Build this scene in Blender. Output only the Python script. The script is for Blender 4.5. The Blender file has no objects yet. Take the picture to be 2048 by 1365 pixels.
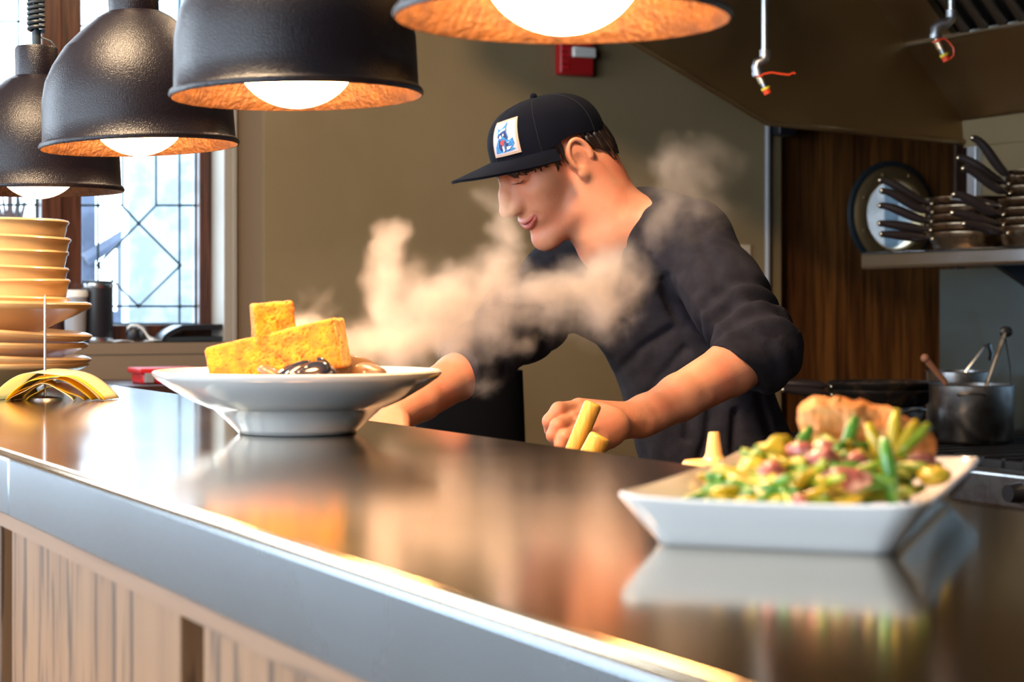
import bpy, math, random
import numpy as np
from mathutils import Matrix, Vector, noise as mn
random.seed(7); rng = np.random.default_rng(7)
sc = bpy.context.scene
COL = sc.collection
# ------------------------------------------------------------------ camera, world, exposure
CZ = 1.23; FPX = 3700.0; HX = 1024.0; HY = 620.0
cam_d = bpy.data.cameras.new('camera'); cam = bpy.data.objects.new('camera', cam_d); COL.objects.link(cam)
cam.location = (0, 0, CZ); cam.rotation_euler = (math.pi/2, 0, 0)
cam_d.sensor_width = 36; cam_d.lens = FPX*36/2048; cam_d.shift_y = -62.5/2048
cam_d.clip_start = .05; cam_d.clip_end = 200
cam_d.dof.use_dof = True; cam_d.dof.focus_distance = 2.5; cam_d.dof.aperture_fstop = 8.5
sc.camera = cam
sc.view_settings.view_transform = 'Standard'; sc.view_settings.look = 'None'
sc.view_settings.gamma = 1; sc.view_settings.exposure = 0.38; sc.view_settings.use_curve_mapping = False
sc.cycles.use_denoising = True
sc.cycles.max_bounces = 8; sc.cycles.volume_bounces = 2; sc.cycles.transparent_max_bounces = 12
sc.cycles.sample_clamp_indirect = 6; sc.cycles.caustics_reflective = False; sc.cycles.caustics_refractive = False
world = bpy.data.worlds.new('world'); sc.world = world; world.use_nodes = True
bg = world.node_tree.nodes['Background']; bg.inputs[0].default_value = (.72, .86, 1, 1); bg.inputs[1].default_value = 10.0

UX = np.array([-.4545, .8908]); NX = np.array([.8908, .4545])   # along the counter / across it
def P(u, n, z=0.0): return Vector((UX[0]*u+NX[0]*n, UX[1]*u+NX[1]*n, z))
def at(px, py, Y): return Vector(((px-HX)*Y/FPX, Y, CZ+(HY-py)*Y/FPX))
def onU(px, py, U):
    r = (px-HX)/FPX; Y = U/(UX[0]*r+UX[1]); return at(px, py, Y)
def onN(px, py, N):
    r = (px-HX)/FPX; Y = N/(NX[0]*r+NX[1]); return at(px, py, Y)
def onZ(px, py, z):
    return at(px, py, (CZ-z)*FPX/(py-HY))
def nU(px, U):
    p = onU(px, HY, U); return float(p.x*NX[0]+p.y*NX[1])
def zU(px, py, U): return onU(px, py, U).z
def uN(px, N):
    p = onN(px, HY, N); return float(p.x*UX[0]+p.y*UX[1])
FRAME = Matrix(((UX[0], NX[0], 0, 0), (UX[1], NX[1], 0, 0), (0, 0, 1, 0), (0, 0, 0, 1)))  # local x=u, y=n (mirrored handedness)

# ------------------------------------------------------------------ materials
def nt(name):
    m = bpy.data.materials.new(name); m.use_nodes = True
    return m, m.node_tree, m.node_tree.nodes['Principled BSDF']
def c4(c): return (c[0], c[1], c[2], 1)
def mat(name, color, rough=.5, metal=0, bump=None, var=None, spec=None, coat=0, sheen=0, aniso=0, sss=0, ramp=None, stretch=None, coord='Object'):
    """bump=(scale,strength,detail) var=(scale,color2,lo,hi) stretch=(x,y,z) on the texture coordinates"""
    m, t, b = nt(name); N = t.nodes; L = t.links
    b.inputs['Base Color'].default_value = c4(color); b.inputs['Roughness'].default_value = rough; b.inputs['Metallic'].default_value = metal
    if spec is not None: b.inputs['Specular IOR Level'].default_value = spec
    if coat: b.inputs['Coat Weight'].default_value = coat; b.inputs['Coat Roughness'].default_value = .08
    if sheen: b.inputs['Sheen Weight'].default_value = sheen
    if aniso: b.inputs['Anisotropic'].default_value = aniso
    if sss:
        b.inputs['Subsurface Weight'].default_value = sss; b.inputs['Subsurface Radius'].default_value = (1, .35, .2); b.inputs['Subsurface Scale'].default_value = .008
    tc = N.new('ShaderNodeTexCoord'); mp = N.new('ShaderNodeMapping'); L.new(tc.outputs[coord], mp.inputs[0])
    if stretch: mp.inputs['Scale'].default_value = stretch
    if var:
        nz = N.new('ShaderNodeTexNoise'); nz.inputs['Scale'].default_value = var[0]; nz.inputs['Detail'].default_value = 6
        L.new(mp.outputs[0], nz.inputs['Vector'])
        cr = N.new('ShaderNodeValToRGB'); cr.color_ramp.elements[0].position = var[2]; cr.color_ramp.elements[1].position = var[3]
        cr.color_ramp.elements[0].color = c4(color); cr.color_ramp.elements[1].color = c4(var[1])
        L.new(nz.outputs['Fac'], cr.inputs[0]); L.new(cr.outputs[0], b.inputs['Base Color'])
    if bump:
        nb = N.new('ShaderNodeTexNoise'); nb.inputs['Scale'].default_value = bump[0]; nb.inputs['Detail'].default_value = bump[2] if len(bump) > 2 else 3
        L.new(mp.outputs[0], nb.inputs['Vector'])
        bm = N.new('ShaderNodeBump'); bm.inputs['Strength'].default_value = bump[1]; bm.inputs['Distance'].default_value = bump[3] if len(bump) > 3 else .002
        L.new(nb.outputs['Fac'], bm.inputs['Height']); L.new(bm.outputs[0], b.inputs['Normal'])
    return m
def wood(name, base, dark, axis=2, scale=26, rough=.45, amt=.55, rotz=0, fine=6, thin=.15):
    """streaky oak grain running along axis"""
    m, t, b = nt(name); N = t.nodes; L = t.links
    tc = N.new('ShaderNodeTexCoord'); mp = N.new('ShaderNodeMapping'); m0 = N.new('ShaderNodeMapping'); m0.inputs['Rotation'].default_value = (0, 0, rotz); L.new(tc.outputs['Object'], m0.inputs[0]); L.new(m0.outputs[0], mp.inputs[0])
    s = [1, 1, 1]; s[axis] = .05; mp.inputs['Scale'].default_value = s
    n1 = N.new('ShaderNodeTexNoise'); n1.inputs['Scale'].default_value = scale; n1.inputs['Detail'].default_value = 8; n1.inputs['Roughness'].default_value = .6; n1.inputs['Distortion'].default_value = .4
    n2 = N.new('ShaderNodeTexNoise'); n2.inputs['Scale'].default_value = scale*fine; n2.inputs['Detail'].default_value = 3
    L.new(mp.outputs[0], n1.inputs['Vector']); L.new(mp.outputs[0], n2.inputs['Vector'])
    r1 = N.new('ShaderNodeValToRGB'); e = r1.color_ramp.elements; e[0].position = .38; e[0].color = c4(dark); e[1].position = .56; e[1].color = c4(base)
    r2 = N.new('ShaderNodeValToRGB'); e = r2.color_ramp.elements; e[0].position = .40; e[0].color = (1-amt, 1-amt, 1-amt, 1); e[1].position = .40+thin; e[1].color = (1, 1, 1, 1)
    L.new(n1.outputs['Fac'], r1.inputs[0]); L.new(n2.outputs['Fac'], r2.inputs[0])
    mx = N.new('ShaderNodeMix'); mx.data_type = 'RGBA'; mx.blend_type = 'MULTIPLY'; mx.inputs[0].default_value = 1
    L.new(r1.outputs[0], mx.inputs[6]); L.new(r2.outputs[0], mx.inputs[7]); L.new(mx.outputs[2], b.inputs['Base Color'])
    b.inputs['Roughness'].default_value = rough
    bm = N.new('ShaderNodeBump'); bm.inputs['Strength'].default_value = .25; bm.inputs['Distance'].default_value = .001
    L.new(n2.outputs['Fac'], bm.inputs['Height']); L.new(bm.outputs[0], b.inputs['Normal'])
    return m
def emit(name, color, strength):
    m = bpy.data.materials.new(name); m.use_nodes = True; t = m.node_tree; t.nodes.clear()
    e = t.nodes.new('ShaderNodeEmission'); e.inputs[0].default_value = c4(color); e.inputs[1].default_value = strength
    o = t.nodes.new('ShaderNodeOutputMaterial'); t.links.new(e.outputs[0], o.inputs[0]); return m
def glass(name, tint=(1, 1, 1), refl=.06):
    m = bpy.data.materials.new(name); m.use_nodes = True; t = m.node_tree; t.nodes.clear()
    tr = t.nodes.new('ShaderNodeBsdfTransparent'); tr.inputs[0].default_value = c4(tint)
    g = t.nodes.new('ShaderNodeBsdfGlossy'); g.inputs['Roughness'].default_value = .05
    mx = t.nodes.new('ShaderNodeMixShader'); mx.inputs[0].default_value = refl
    nz = t.nodes.new('ShaderNodeTexNoise'); nz.inputs['Scale'].default_value = 14; nz.inputs['Detail'].default_value = 4
    cr = t.nodes.new('ShaderNodeValToRGB'); cr.color_ramp.elements[0].position = .42; cr.color_ramp.elements[0].color = c4([x*.86 for x in tint]); cr.color_ramp.elements[1].position = .56; cr.color_ramp.elements[1].color = c4(tint)
    tc = t.nodes.new('ShaderNodeTexCoord'); t.links.new(tc.outputs['Object'], nz.inputs['Vector']); t.links.new(nz.outputs['Fac'], cr.inputs[0]); t.links.new(cr.outputs[0], tr.inputs[0])
    o = t.nodes.new('ShaderNodeOutputMaterial'); t.links.new(tr.outputs[0], mx.inputs[1]); t.links.new(g.outputs[0], mx.inputs[2]); t.links.new(mx.outputs[0], o.inputs[0]); return m

def steel(name, base, rough, stretch, bump=.12, var=.06):
    m, t, b = nt(name); N = t.nodes; L = t.links
    b.inputs['Base Color'].default_value = c4(base); b.inputs['Metallic'].default_value = 1
    tc = N.new('ShaderNodeTexCoord'); mp = N.new('ShaderNodeMapping'); mp.inputs['Scale'].default_value = stretch
    L.new(tc.outputs['Object'], mp.inputs[0])
    n1 = N.new('ShaderNodeTexNoise'); n1.inputs['Scale'].default_value = 60; n1.inputs['Detail'].default_value = 6
    n2 = N.new('ShaderNodeTexNoise'); n2.inputs['Scale'].default_value = 5; n2.inputs['Detail'].default_value = 5
    L.new(mp.outputs[0], n1.inputs['Vector']); L.new(tc.outputs['Object'], n2.inputs['Vector'])
    mr = N.new('ShaderNodeMapRange'); mr.inputs['From Min'].default_value = .35; mr.inputs['From Max'].default_value = .68
    mr.inputs['To Min'].default_value = rough-var; mr.inputs['To Max'].default_value = rough+var
    L.new(n2.outputs['Fac'], mr.inputs[0]); L.new(mr.outputs[0], b.inputs['Roughness'])
    bm = N.new('ShaderNodeBump'); bm.inputs['Strength'].default_value = bump; bm.inputs['Distance'].default_value = .0004
    L.new(n1.outputs['Fac'], bm.inputs['Height']); L.new(bm.outputs[0], b.inputs['Normal'])
    return m

M = {}
M['wall'] = mat('wall_paint', (.240, .168, .080), .8, bump=(90, .15, 4), var=(3, (.27, .19, .095), .4, .6))
M['wall_l'] = mat('wall_paint_light', (.22, .155, .10), .8, bump=(90, .15, 4))
M['casing'] = mat('casing_paint', (.34, .29, .23), .5)
M['ceil'] = mat('ceiling_paint', (.45, .42, .38), .9)
M['floor'] = mat('floor_tile', (.12, .08, .06), .5, var=(4, (.2, .14, .1), .4, .6))
M['frame'] = wood('dark_window_wood', (.10, .032, .016), (.04, .012, .008), 2, 20, .35)
M['oak'] = wood('oak_counter_front', (.30, .155, .072), (.23, .112, .050), 2, 20, .5, .62, 0, 4.5, .05)
M['oak_u'] = wood('oak_strip', (.29, .155, .082), (.18, .09, .046), 0, 26, .5, .4, -math.atan2(.8908, -.4545), 3, .08)
M['oak_dark'] = wood('oak_recess', (.12, .06, .035), (.05, .02, .012), 2, 24, .6)
M['oak_door'] = wood('oak_door_panel', (.23, .086, .019), (.11, .036, .008), 2, 12, .5, .5)
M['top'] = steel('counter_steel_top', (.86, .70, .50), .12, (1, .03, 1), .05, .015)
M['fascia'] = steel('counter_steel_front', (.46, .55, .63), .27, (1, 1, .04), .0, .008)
M['hood'] = steel('hood_steel', (.36, .24, .12), .42, (1, .05, 1), .15, .06)
M['hood_in'] = steel('hood_steel_inner', (.36, .25, .13), .45, (1, .05, 1), .15, .06)
M['splash'] = steel('backsplash_steel', (.24, .36, .47), .38, (1, 1, .04), .15, .06)
M['shelf'] = steel('shelf_steel', (.50, .52, .56), .24, (.05, 1, 1), .1, .05)
M['chrome'] = mat('galvanised_pipe', (.62, .66, .70), .25, 1, bump=(200, .1))
M['castiron'] = mat('pipe_fitting', (.38, .38, .40), .38, 1, bump=(180, .3))
M['lead'] = mat('lead_came', (.02, .05, .06), .6)
M['glass'] = glass('window_glass', (.93, .97, 1), .04)
M['black'] = mat('black_plastic', (.012, .012, .016), .4)
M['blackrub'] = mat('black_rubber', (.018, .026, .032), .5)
M['shade'] = mat('lamp_enamel', (.006, .003, .006), .36, 0, bump=(620, .5, 2, .0012), spec=.40)
M['copper'] = mat('lamp_copper_inside', (.034, .0110, .0018), .55, .5, bump=(200, .6, 3, .003), var=(60, (.062, .023, .003), .4, .65))
M['bulb'] = emit('bulb_glow', (1, .52, .20), 82)
M['bulb_dim'] = emit('bulb_glow_soft', (1, .66, .46), 4.5)
M['china'] = mat('white_glaze', (.82, .80, .77), .14, coat=.6)
M['china_c'] = mat('cream_glaze', (.80, .50, .22), .22, coat=.5)
M['red'] = mat('red_plastic', (.65, .015, .02), .35)
M['red_dk'] = mat('alarm_red', (.42, .012, .012), .4)
M['redwire'] = mat('orange_red_wire', (.85, .07, .02), .4)
M['yellow'] = mat('yellow_plastic', (.8, .6, .02), .4)
def paper(name, c):
    m, t, b = nt(name); b.inputs['Base Color'].default_value = c4(c); b.inputs['Roughness'].default_value = .5
    tl = t.nodes.new('ShaderNodeBsdfTranslucent'); tl.inputs[0].default_value = c4(c); mx = t.nodes.new('ShaderNodeMixShader'); mx.inputs[0].default_value = .5
    t.links.new(b.outputs[0], mx.inputs[1]); t.links.new(tl.outputs[0], mx.inputs[2]); t.links.new(mx.outputs[0], t.nodes['Material Output'].inputs[0]); return m
M['paper'] = paper('yellow_paper', (1, .74, .07)); M['paper_l'] = paper('pale_paper', (1, .90, .58))
M['white'] = mat('white_plastic', (.8, .78, .74), .4)
M['grey'] = mat('grey_plastic', (.30, .29, .30), .4)
M['spoon'] = wood('pale_spoon_wood', (.80, .43, .07), (.66, .32, .04), 2, 40, .4, .25)
M['nozzle'] = mat('yellow_white_nozzle', (.85, .52, .17), .3, sss=.2)
M['pan'] = mat('worn_pan_steel', (.46, .34, .23), .30, 1, var=(28, (.14, .07, .025), .45, .65), bump=(60, .15))
M['pot'] = mat('pot_steel', (.42, .41, .41), .28, 1, var=(20, (.24, .21, .19), .45, .7))
M['panblack'] = mat('blackened_pan', (.035, .028, .025), .35, .6, var=(30, (.12, .07, .04), .5, .7))
M['handle'] = mat('dark_pan_handle', (.035, .025, .025), .28, .3)
M['brass'] = mat('brass_ring', (.34, .22, .10), .4, .7)
M['rivet'] = mat('rivet_steel', (.7, .58, .42), .25, 1)
M['stove'] = mat('stove_black', (.02, .018, .018), .45, .3)
M['skin'] = mat('skin', (.66, .275, .15), .50, sss=.12, bump=(260, .2, 4), var=(16, (.70, .22, .12), .42, .66))
M['lip_unused'] = mat('lips', (.72, .17, .13), .36, sss=.1)
M['hair'] = mat('dark_brown_hair', (.010, .005, .004), .45, bump=(160, .4), var=(60, (.045, .018, .008), .5, .7), stretch=(1, 1, .2))
M['shirt'] = mat('charcoal_knit', (.013, .0115, .016), .95, bump=(700, .5, 3), var=(40, (.020, .018, .024), .4, .65), spec=.15)
M['cap'] = mat('navy_cap_cloth', (.0022, .0030, .0080), .9, bump=(900, .4, 2), spec=.12)
M['cap_e'] = mat('cap_stitch', (.003, .004, .010), .8)
M['trouser'] = mat('black_trousers', (.003, .003, .004), .95, spec=.08)
M['patch'] = mat('patch_cloth', (.50, .44, .50), .7)
M['patch_b'] = mat('patch_border', (.46, .33, .25), .7)
M['ink'] = mat('patch_blue', (.02, .13, .42), .7, var=(300, (.03, .28, .6), .45, .6))
M['ink_d'] = mat('patch_navy', (.01, .02, .12), .7)
M['ink_w'] = mat('patch_white', (.48, .50, .62), .7)
M['ink_r'] = mat('patch_red', (.85, .04, .05), .7)
M['outlet'] = mat('outlet_plate', (.62, .50, .36), .5)
M['lamp_lens'] = mat('strobe_lens', (.75, .72, .65), .12)
M['bean_g'] = mat('bean_green', (.05, .21, .012), .35, coat=.4, var=(60, (.12, .30, .02), .4, .65))
M['bean_y'] = mat('bean_yellow', (.56, .37, .012), .35, coat=.4, var=(60, (.66, .46, .03), .4, .65))
M['bean_l'] = mat('bean_lime', (.23, .32, .015), .35, coat=.4, var=(60, (.36, .40, .03), .4, .65))
M['bacon'] = mat('bacon_pink', (.45, .11, .08), .35, coat=.5, var=(80, (.70, .40, .30), .5, .62), sss=.1)
M['fry'] = mat('fried_crust', (.62, .20, .04), .55, bump=(140, .8, 4, .003), var=(60, (.74, .34, .10), .4, .62))
M['sauce'] = mat('broth', (.25, .12, .04), .12)
M['mussel'] = mat('mussel_shell', (.012, .014, .03), .15, coat=.8, var=(60, (.10, .07, .06), .55, .75), stretch=(1, 4, 1))
M['mussel_o'] = mat('mussel_shell_brown', (.16, .085, .04), .4, bump=(200, .4, 4), coat=.2, var=(60, (.12, .07, .05), .5, .7))
M['concrete'] = mat('outside_render', (.065, .070, .095), .9, var=(2, (.095, .105, .14), .4, .6))
M['room_beyond'] = mat('pale_blue_paint', (.40, .50, .60), .8)
M['beige_beyond'] = mat('beige_paint', (.09, .075, .07), .8)
M['steelpin'] = mat('spike_steel', (.6, .5, .5), .25, 1)
M['filt'] = mat('baffle_steel', (.22, .20, .17), .35, 1)
M['board'] = mat('dark_board', (.05, .02, .015), .4)

def bread_mat():
    m, t, b = nt('cornbread_crumb'); N = t.nodes; L = t.links
    tc = N.new('ShaderNodeTexCoord')
    n1 = N.new('ShaderNodeTexNoise'); n1.inputs['Scale'].default_value = 70; n1.inputs['Detail'].default_value = 8
    r1 = N.new('ShaderNodeValToRGB'); e = r1.color_ramp.elements; e[0].position = .38; e[0].color = (.46, .15, .008, 1); e[1].position = .6; e[1].color = (.60, .28, .008, 1)
    v = N.new('ShaderNodeTexNoise'); v.inputs['Scale'].default_value = 210; v.inputs['Detail'].default_value = 2
    r2 = N.new('ShaderNodeValToRGB'); e = r2.color_ramp.elements; e[0].position = .30; e[0].color = (.35, .14, .04, 1); e[1].position = .40; e[1].color = (1, 1, 1, 1)
    mx = N.new('ShaderNodeMix'); mx.data_type = 'RGBA'; mx.blend_type = 'MULTIPLY'; mx.inputs[0].default_value = .6
    for a in (n1, v): L.new(tc.outputs['Object'], a.inputs['Vector'])
    L.new(n1.outputs['Fac'], r1.inputs[0]); L.new(v.outputs['Fac'], r2.inputs[0]); L.new(r1.outputs[0], mx.inputs[6]); L.new(r2.outputs[0], mx.inputs[7])
    L.new(mx.outputs[2], b.inputs['Base Color']); b.inputs['Roughness'].default_value = .8
    bm = N.new('ShaderNodeBump'); bm.inputs['Strength'].default_value = .5; bm.inputs['Distance'].default_value = .0015
    L.new(v.outputs['Fac'], bm.inputs['Height']); L.new(bm.outputs[0], b.inputs['Normal'])
    return m
M['bread'] = bread_mat()
M['crust'] = mat('cornbread_crust', (.45, .13, .02), .8, bump=(300, .8, 3, .002), var=(80, (.58, .22, .04), .4, .6))
M['crumb_l'] = mat('cornbread_pale_crumb', (.66, .40, .10), .85, bump=(300, .5, 4, .002), var=(120, (.72, .50, .18), .4, .6))

def add_lip_tint(m):
    t = m.node_tree; b = t.nodes['Principled BSDF']; src = b.inputs['Base Color'].links[0].from_socket
    a = t.nodes.new('ShaderNodeAttribute'); a.attribute_name = 'lips'
    mx = t.nodes.new('ShaderNodeMix'); mx.data_type = 'RGBA'; mx.inputs[7].default_value = (.46, .09, .07, 1)
    t.links.new(a.outputs['Fac'], mx.inputs[0]); t.links.new(src, mx.inputs[6]); t.links.new(mx.outputs[2], b.inputs['Base Color'])
add_lip_tint(M['skin'])

# ------------------------------------------------------------------ mesh builder
class MB:
    def __init__(s): s.v = []; s.f = []; s.m = []
    def add(s, v, f, mi=0, T=None):
        o = len(s.v)
        for p in v:
            p = Vector(p); s.v.append(T @ p if T is not None else p)
        for q in f: s.f.append(tuple(i+o for i in q)); s.m.append(mi)
    def box(s, lo, hi, mi=0, T=None):
        x0, y0, z0 = lo; x1, y1, z1 = hi
        s.add([(x0,y0,z0),(x1,y0,z0),(x1,y1,z0),(x0,y1,z0),(x0,y0,z1),(x1,y0,z1),(x1,y1,z1),(x0,y1,z1)],
              [(0,3,2,1),(4,5,6,7),(0,1,5,4),(1,2,6,5),(2,3,7,6),(3,0,4,7)], mi, T)
    def ubox(s, u0, u1, n0, n1, z0, z1, mi=0): s.box((u0, n0, z0), (u1, n1, z1), mi, FRAME)
    def prism(s, poly, a, b, T=None, mi=0):
        """poly of (x,y) extruded z a..b"""
        n = len(poly); v = [(x, y, a) for x, y in poly]+[(x, y, b) for x, y in poly]
        f = [tuple(range(n))[::-1], tuple(range(n, 2*n))]+[(i, (i+1) % n, n+(i+1) % n, n+i) for i in range(n)]
        s.add(v, f, mi, T)
    def lathe(s, prof, seg=48, T=None, mi=0, close=False):
        v = []; f = []; n = len(prof)
        for k in range(seg):
            a = 2*math.pi*k/seg
            for r, z in prof: v.append((r*math.cos(a), r*math.sin(a), z))
        for k in range(seg):
            k2 = (k+1) % seg
            for i in range(n-1):
                f.append((k*n+i, k2*n+i, k2*n+i+1, k*n+i+1))
            if close: f.append((k*n+n-1, k2*n+n-1, k2*n, k*n))
        s.add(v, f, mi, T)
    def tube(s, path, rad, seg=10, mi=0, T=None, caps=True, flat=1.0):
        path = [Vector(p) for p in path]; n = len(path)
        if not hasattr(rad, '__len__'): rad = [rad]*n
        t0 = (path[1]-path[0]).normalized(); up = Vector((0, 0, 1)) if abs(t0.z) < .9 else Vector((1, 0, 0))
        x = t0.cross(up).normalized(); v = []; f = []
        for i in range(n):
            t = (path[min(i+1, n-1)]-path[max(i-1, 0)]).normalized()
            x = (x-t*x.dot(t)).normalized(); y = t.cross(x)
            for k in range(seg):
                a = 2*math.pi*k/seg; v.append(path[i]+x*math.cos(a)*rad[i]+y*math.sin(a)*rad[i]*flat)
        for i in range(n-1):
            for k in range(seg):
                k2 = (k+1) % seg; f.append((i*seg+k, i*seg+k2, (i+1)*seg+k2, (i+1)*seg+k))
        if caps:
            f.append(tuple(range(seg))[::-1]); f.append(tuple((n-1)*seg+k for k in range(seg)))
        s.add(v, f, mi, T)
    def ball(s, c, r, seg=16, rings=10, mi=0, T=None):
        if not hasattr(r, '__len__'): r = (r, r, r)
        v = [(c[0], c[1], c[2]-r[2])]; f = []
        for i in range(1, rings):
            a = math.pi*i/rings-math.pi/2
            for k in range(seg):
                b = 2*math.pi*k/seg; v.append((c[0]+r[0]*math.cos(a)*math.cos(b), c[1]+r[1]*math.cos(a)*math.sin(b), c[2]+r[2]*math.sin(a)))
        v.append((c[0], c[1], c[2]+r[2])); e = len(v)-1
        for k in range(seg):
            k2 = (k+1) % seg; f.append((0, 1+k2, 1+k)); f.append((e, e-seg+k, e-seg+k2))
            for i in range(rings-2): f.append((1+i*seg+k, 1+i*seg+k2, 1+(i+1)*seg+k2, 1+(i+1)*seg+k))
        s.add(v, f, mi, T)
    def sheet(s, fn, nu, nv, thick, mi=0, T=None):
        """fn(u,v)->point, u,v in 0..1, solid sheet with real thickness along the normal"""
        g = [[Vector(fn(i/nu, j/nv)) for j in range(nv+1)] for i in range(nu+1)]
        def nrm(i, j):
            a = g[min(i+1, nu)][j]-g[max(i-1, 0)][j]; b = g[i][min(j+1, nv)]-g[i][max(j-1, 0)]
            c = a.cross(b); return c.normalized() if c.length > 1e-12 else Vector((0, 0, 1))
        v = []; w = nv+1
        for i in range(nu+1):
            for j in range(nv+1): v.append(g[i][j])
        o = len(v)
        for i in range(nu+1):
            for j in range(nv+1): v.append(g[i][j]-nrm(i, j)*thick)
        f = []
        for i in range(nu):
            for j in range(nv):
                a = i*w+j; f.append((a, a+w, a+w+1, a+1)); f.append((o+a, o+a+1, o+a+w+1, o+a+w))
        for i in range(nu):
            a = i*w; f.append((a, o+a, o+a+w, a+w)); a = i*w+nv; f.append((a, a+w, o+a+w, o+a))
        for j in range(nv):
            a = j; f.append((a, a+1, o+a+1, o+a)); a = nu*w+j; f.append((a, o+a, o+a+1, a+1))
        s.add(v, f, mi, T)

def finish(me, smooth, mats):
    for m in (mats if isinstance(mats, (list, tuple)) else [mats]): me.materials.append(m)
    if smooth:
        me.polygons.foreach_set('use_smooth', [True]*len(me.polygons))
        if smooth is not True: me.set_sharp_from_angle(angle=math.radians(smooth))
def wloc(o):
    p = Vector((0, 0, 0))
    while o is not None: p = p+o.location; o = o.parent
    return p
def build(name, mb, mats, parent=None, smooth=40, bevel=0, label=None, fixn=True, origin=None):
    """mb holds world coordinates; the object gets its origin at its base (or its parent's) and local coordinates"""
    V = [Vector(p) for p in mb.v]
    if parent is None:
        lo = [min(p[i] for p in V) for i in range(3)]; hi = [max(p[i] for p in V) for i in range(3)]
        o = Vector(((lo[0]+hi[0])/2, (lo[1]+hi[1])/2, lo[2])) if origin is None else Vector(origin)
        loc = o
    else: o = wloc(parent); loc = Vector((0, 0, 0))
    me = bpy.data.meshes.new(name); me.from_pydata([tuple(p-o) for p in V], [], mb.f)
    me.polygons.foreach_set('material_index', mb.m)
    if fixn:
        import bmesh
        bm = bmesh.new(); bm.from_mesh(me); bmesh.ops.recalc_face_normals(bm, faces=bm.faces); bm.to_mesh(me); bm.free()
    finish(me, smooth, mats); me.update()
    ob = bpy.data.objects.new(name, me); COL.objects.link(ob); ob.location = loc
    if parent is not None: ob.parent = parent
    if bevel:
        b = ob.modifiers.new('bevel', 'BEVEL'); b.width = bevel; b.segments = 3; b.limit_method = 'ANGLE'; b.angle_limit = math.radians(40)
    if label: ob['label'] = label
    return ob
def thing(name, label, cat, loc, group=None):
    o = bpy.data.objects.new(name, None); COL.objects.link(o); o.location = Vector(loc); o.empty_display_size = .05
    o['label'] = label; o['category'] = cat
    if group: o['group'] = group
    return o
def tag(o, label, cat, group=None, kind=None):
    o['label'] = label; o['category'] = cat
    if group: o['group'] = group
    if kind: o['kind'] = kind
    return o
def struct(o, label=None):
    o['kind'] = 'structure'
    if label: o['label'] = label
    return o
def copy_tree(o, parent=None):
    c = o.copy(); COL.objects.link(c)
    if parent is not None: c.parent = parent
    for ch in list(o.children): copy_tree(ch, c)
    return c
def TR(loc, R=None):
    m = Matrix.Translation(Vector(loc))
    return m @ R if R is not None else m
def basis(x, y, z): return Matrix(((x[0], y[0], z[0], 0), (x[1], y[1], z[1], 0), (x[2], y[2], z[2], 0), (0, 0, 0, 1)))
def zto(d):
    return Vector(d).to_track_quat('Z', 'Y').to_matrix().to_4x4()

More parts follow.
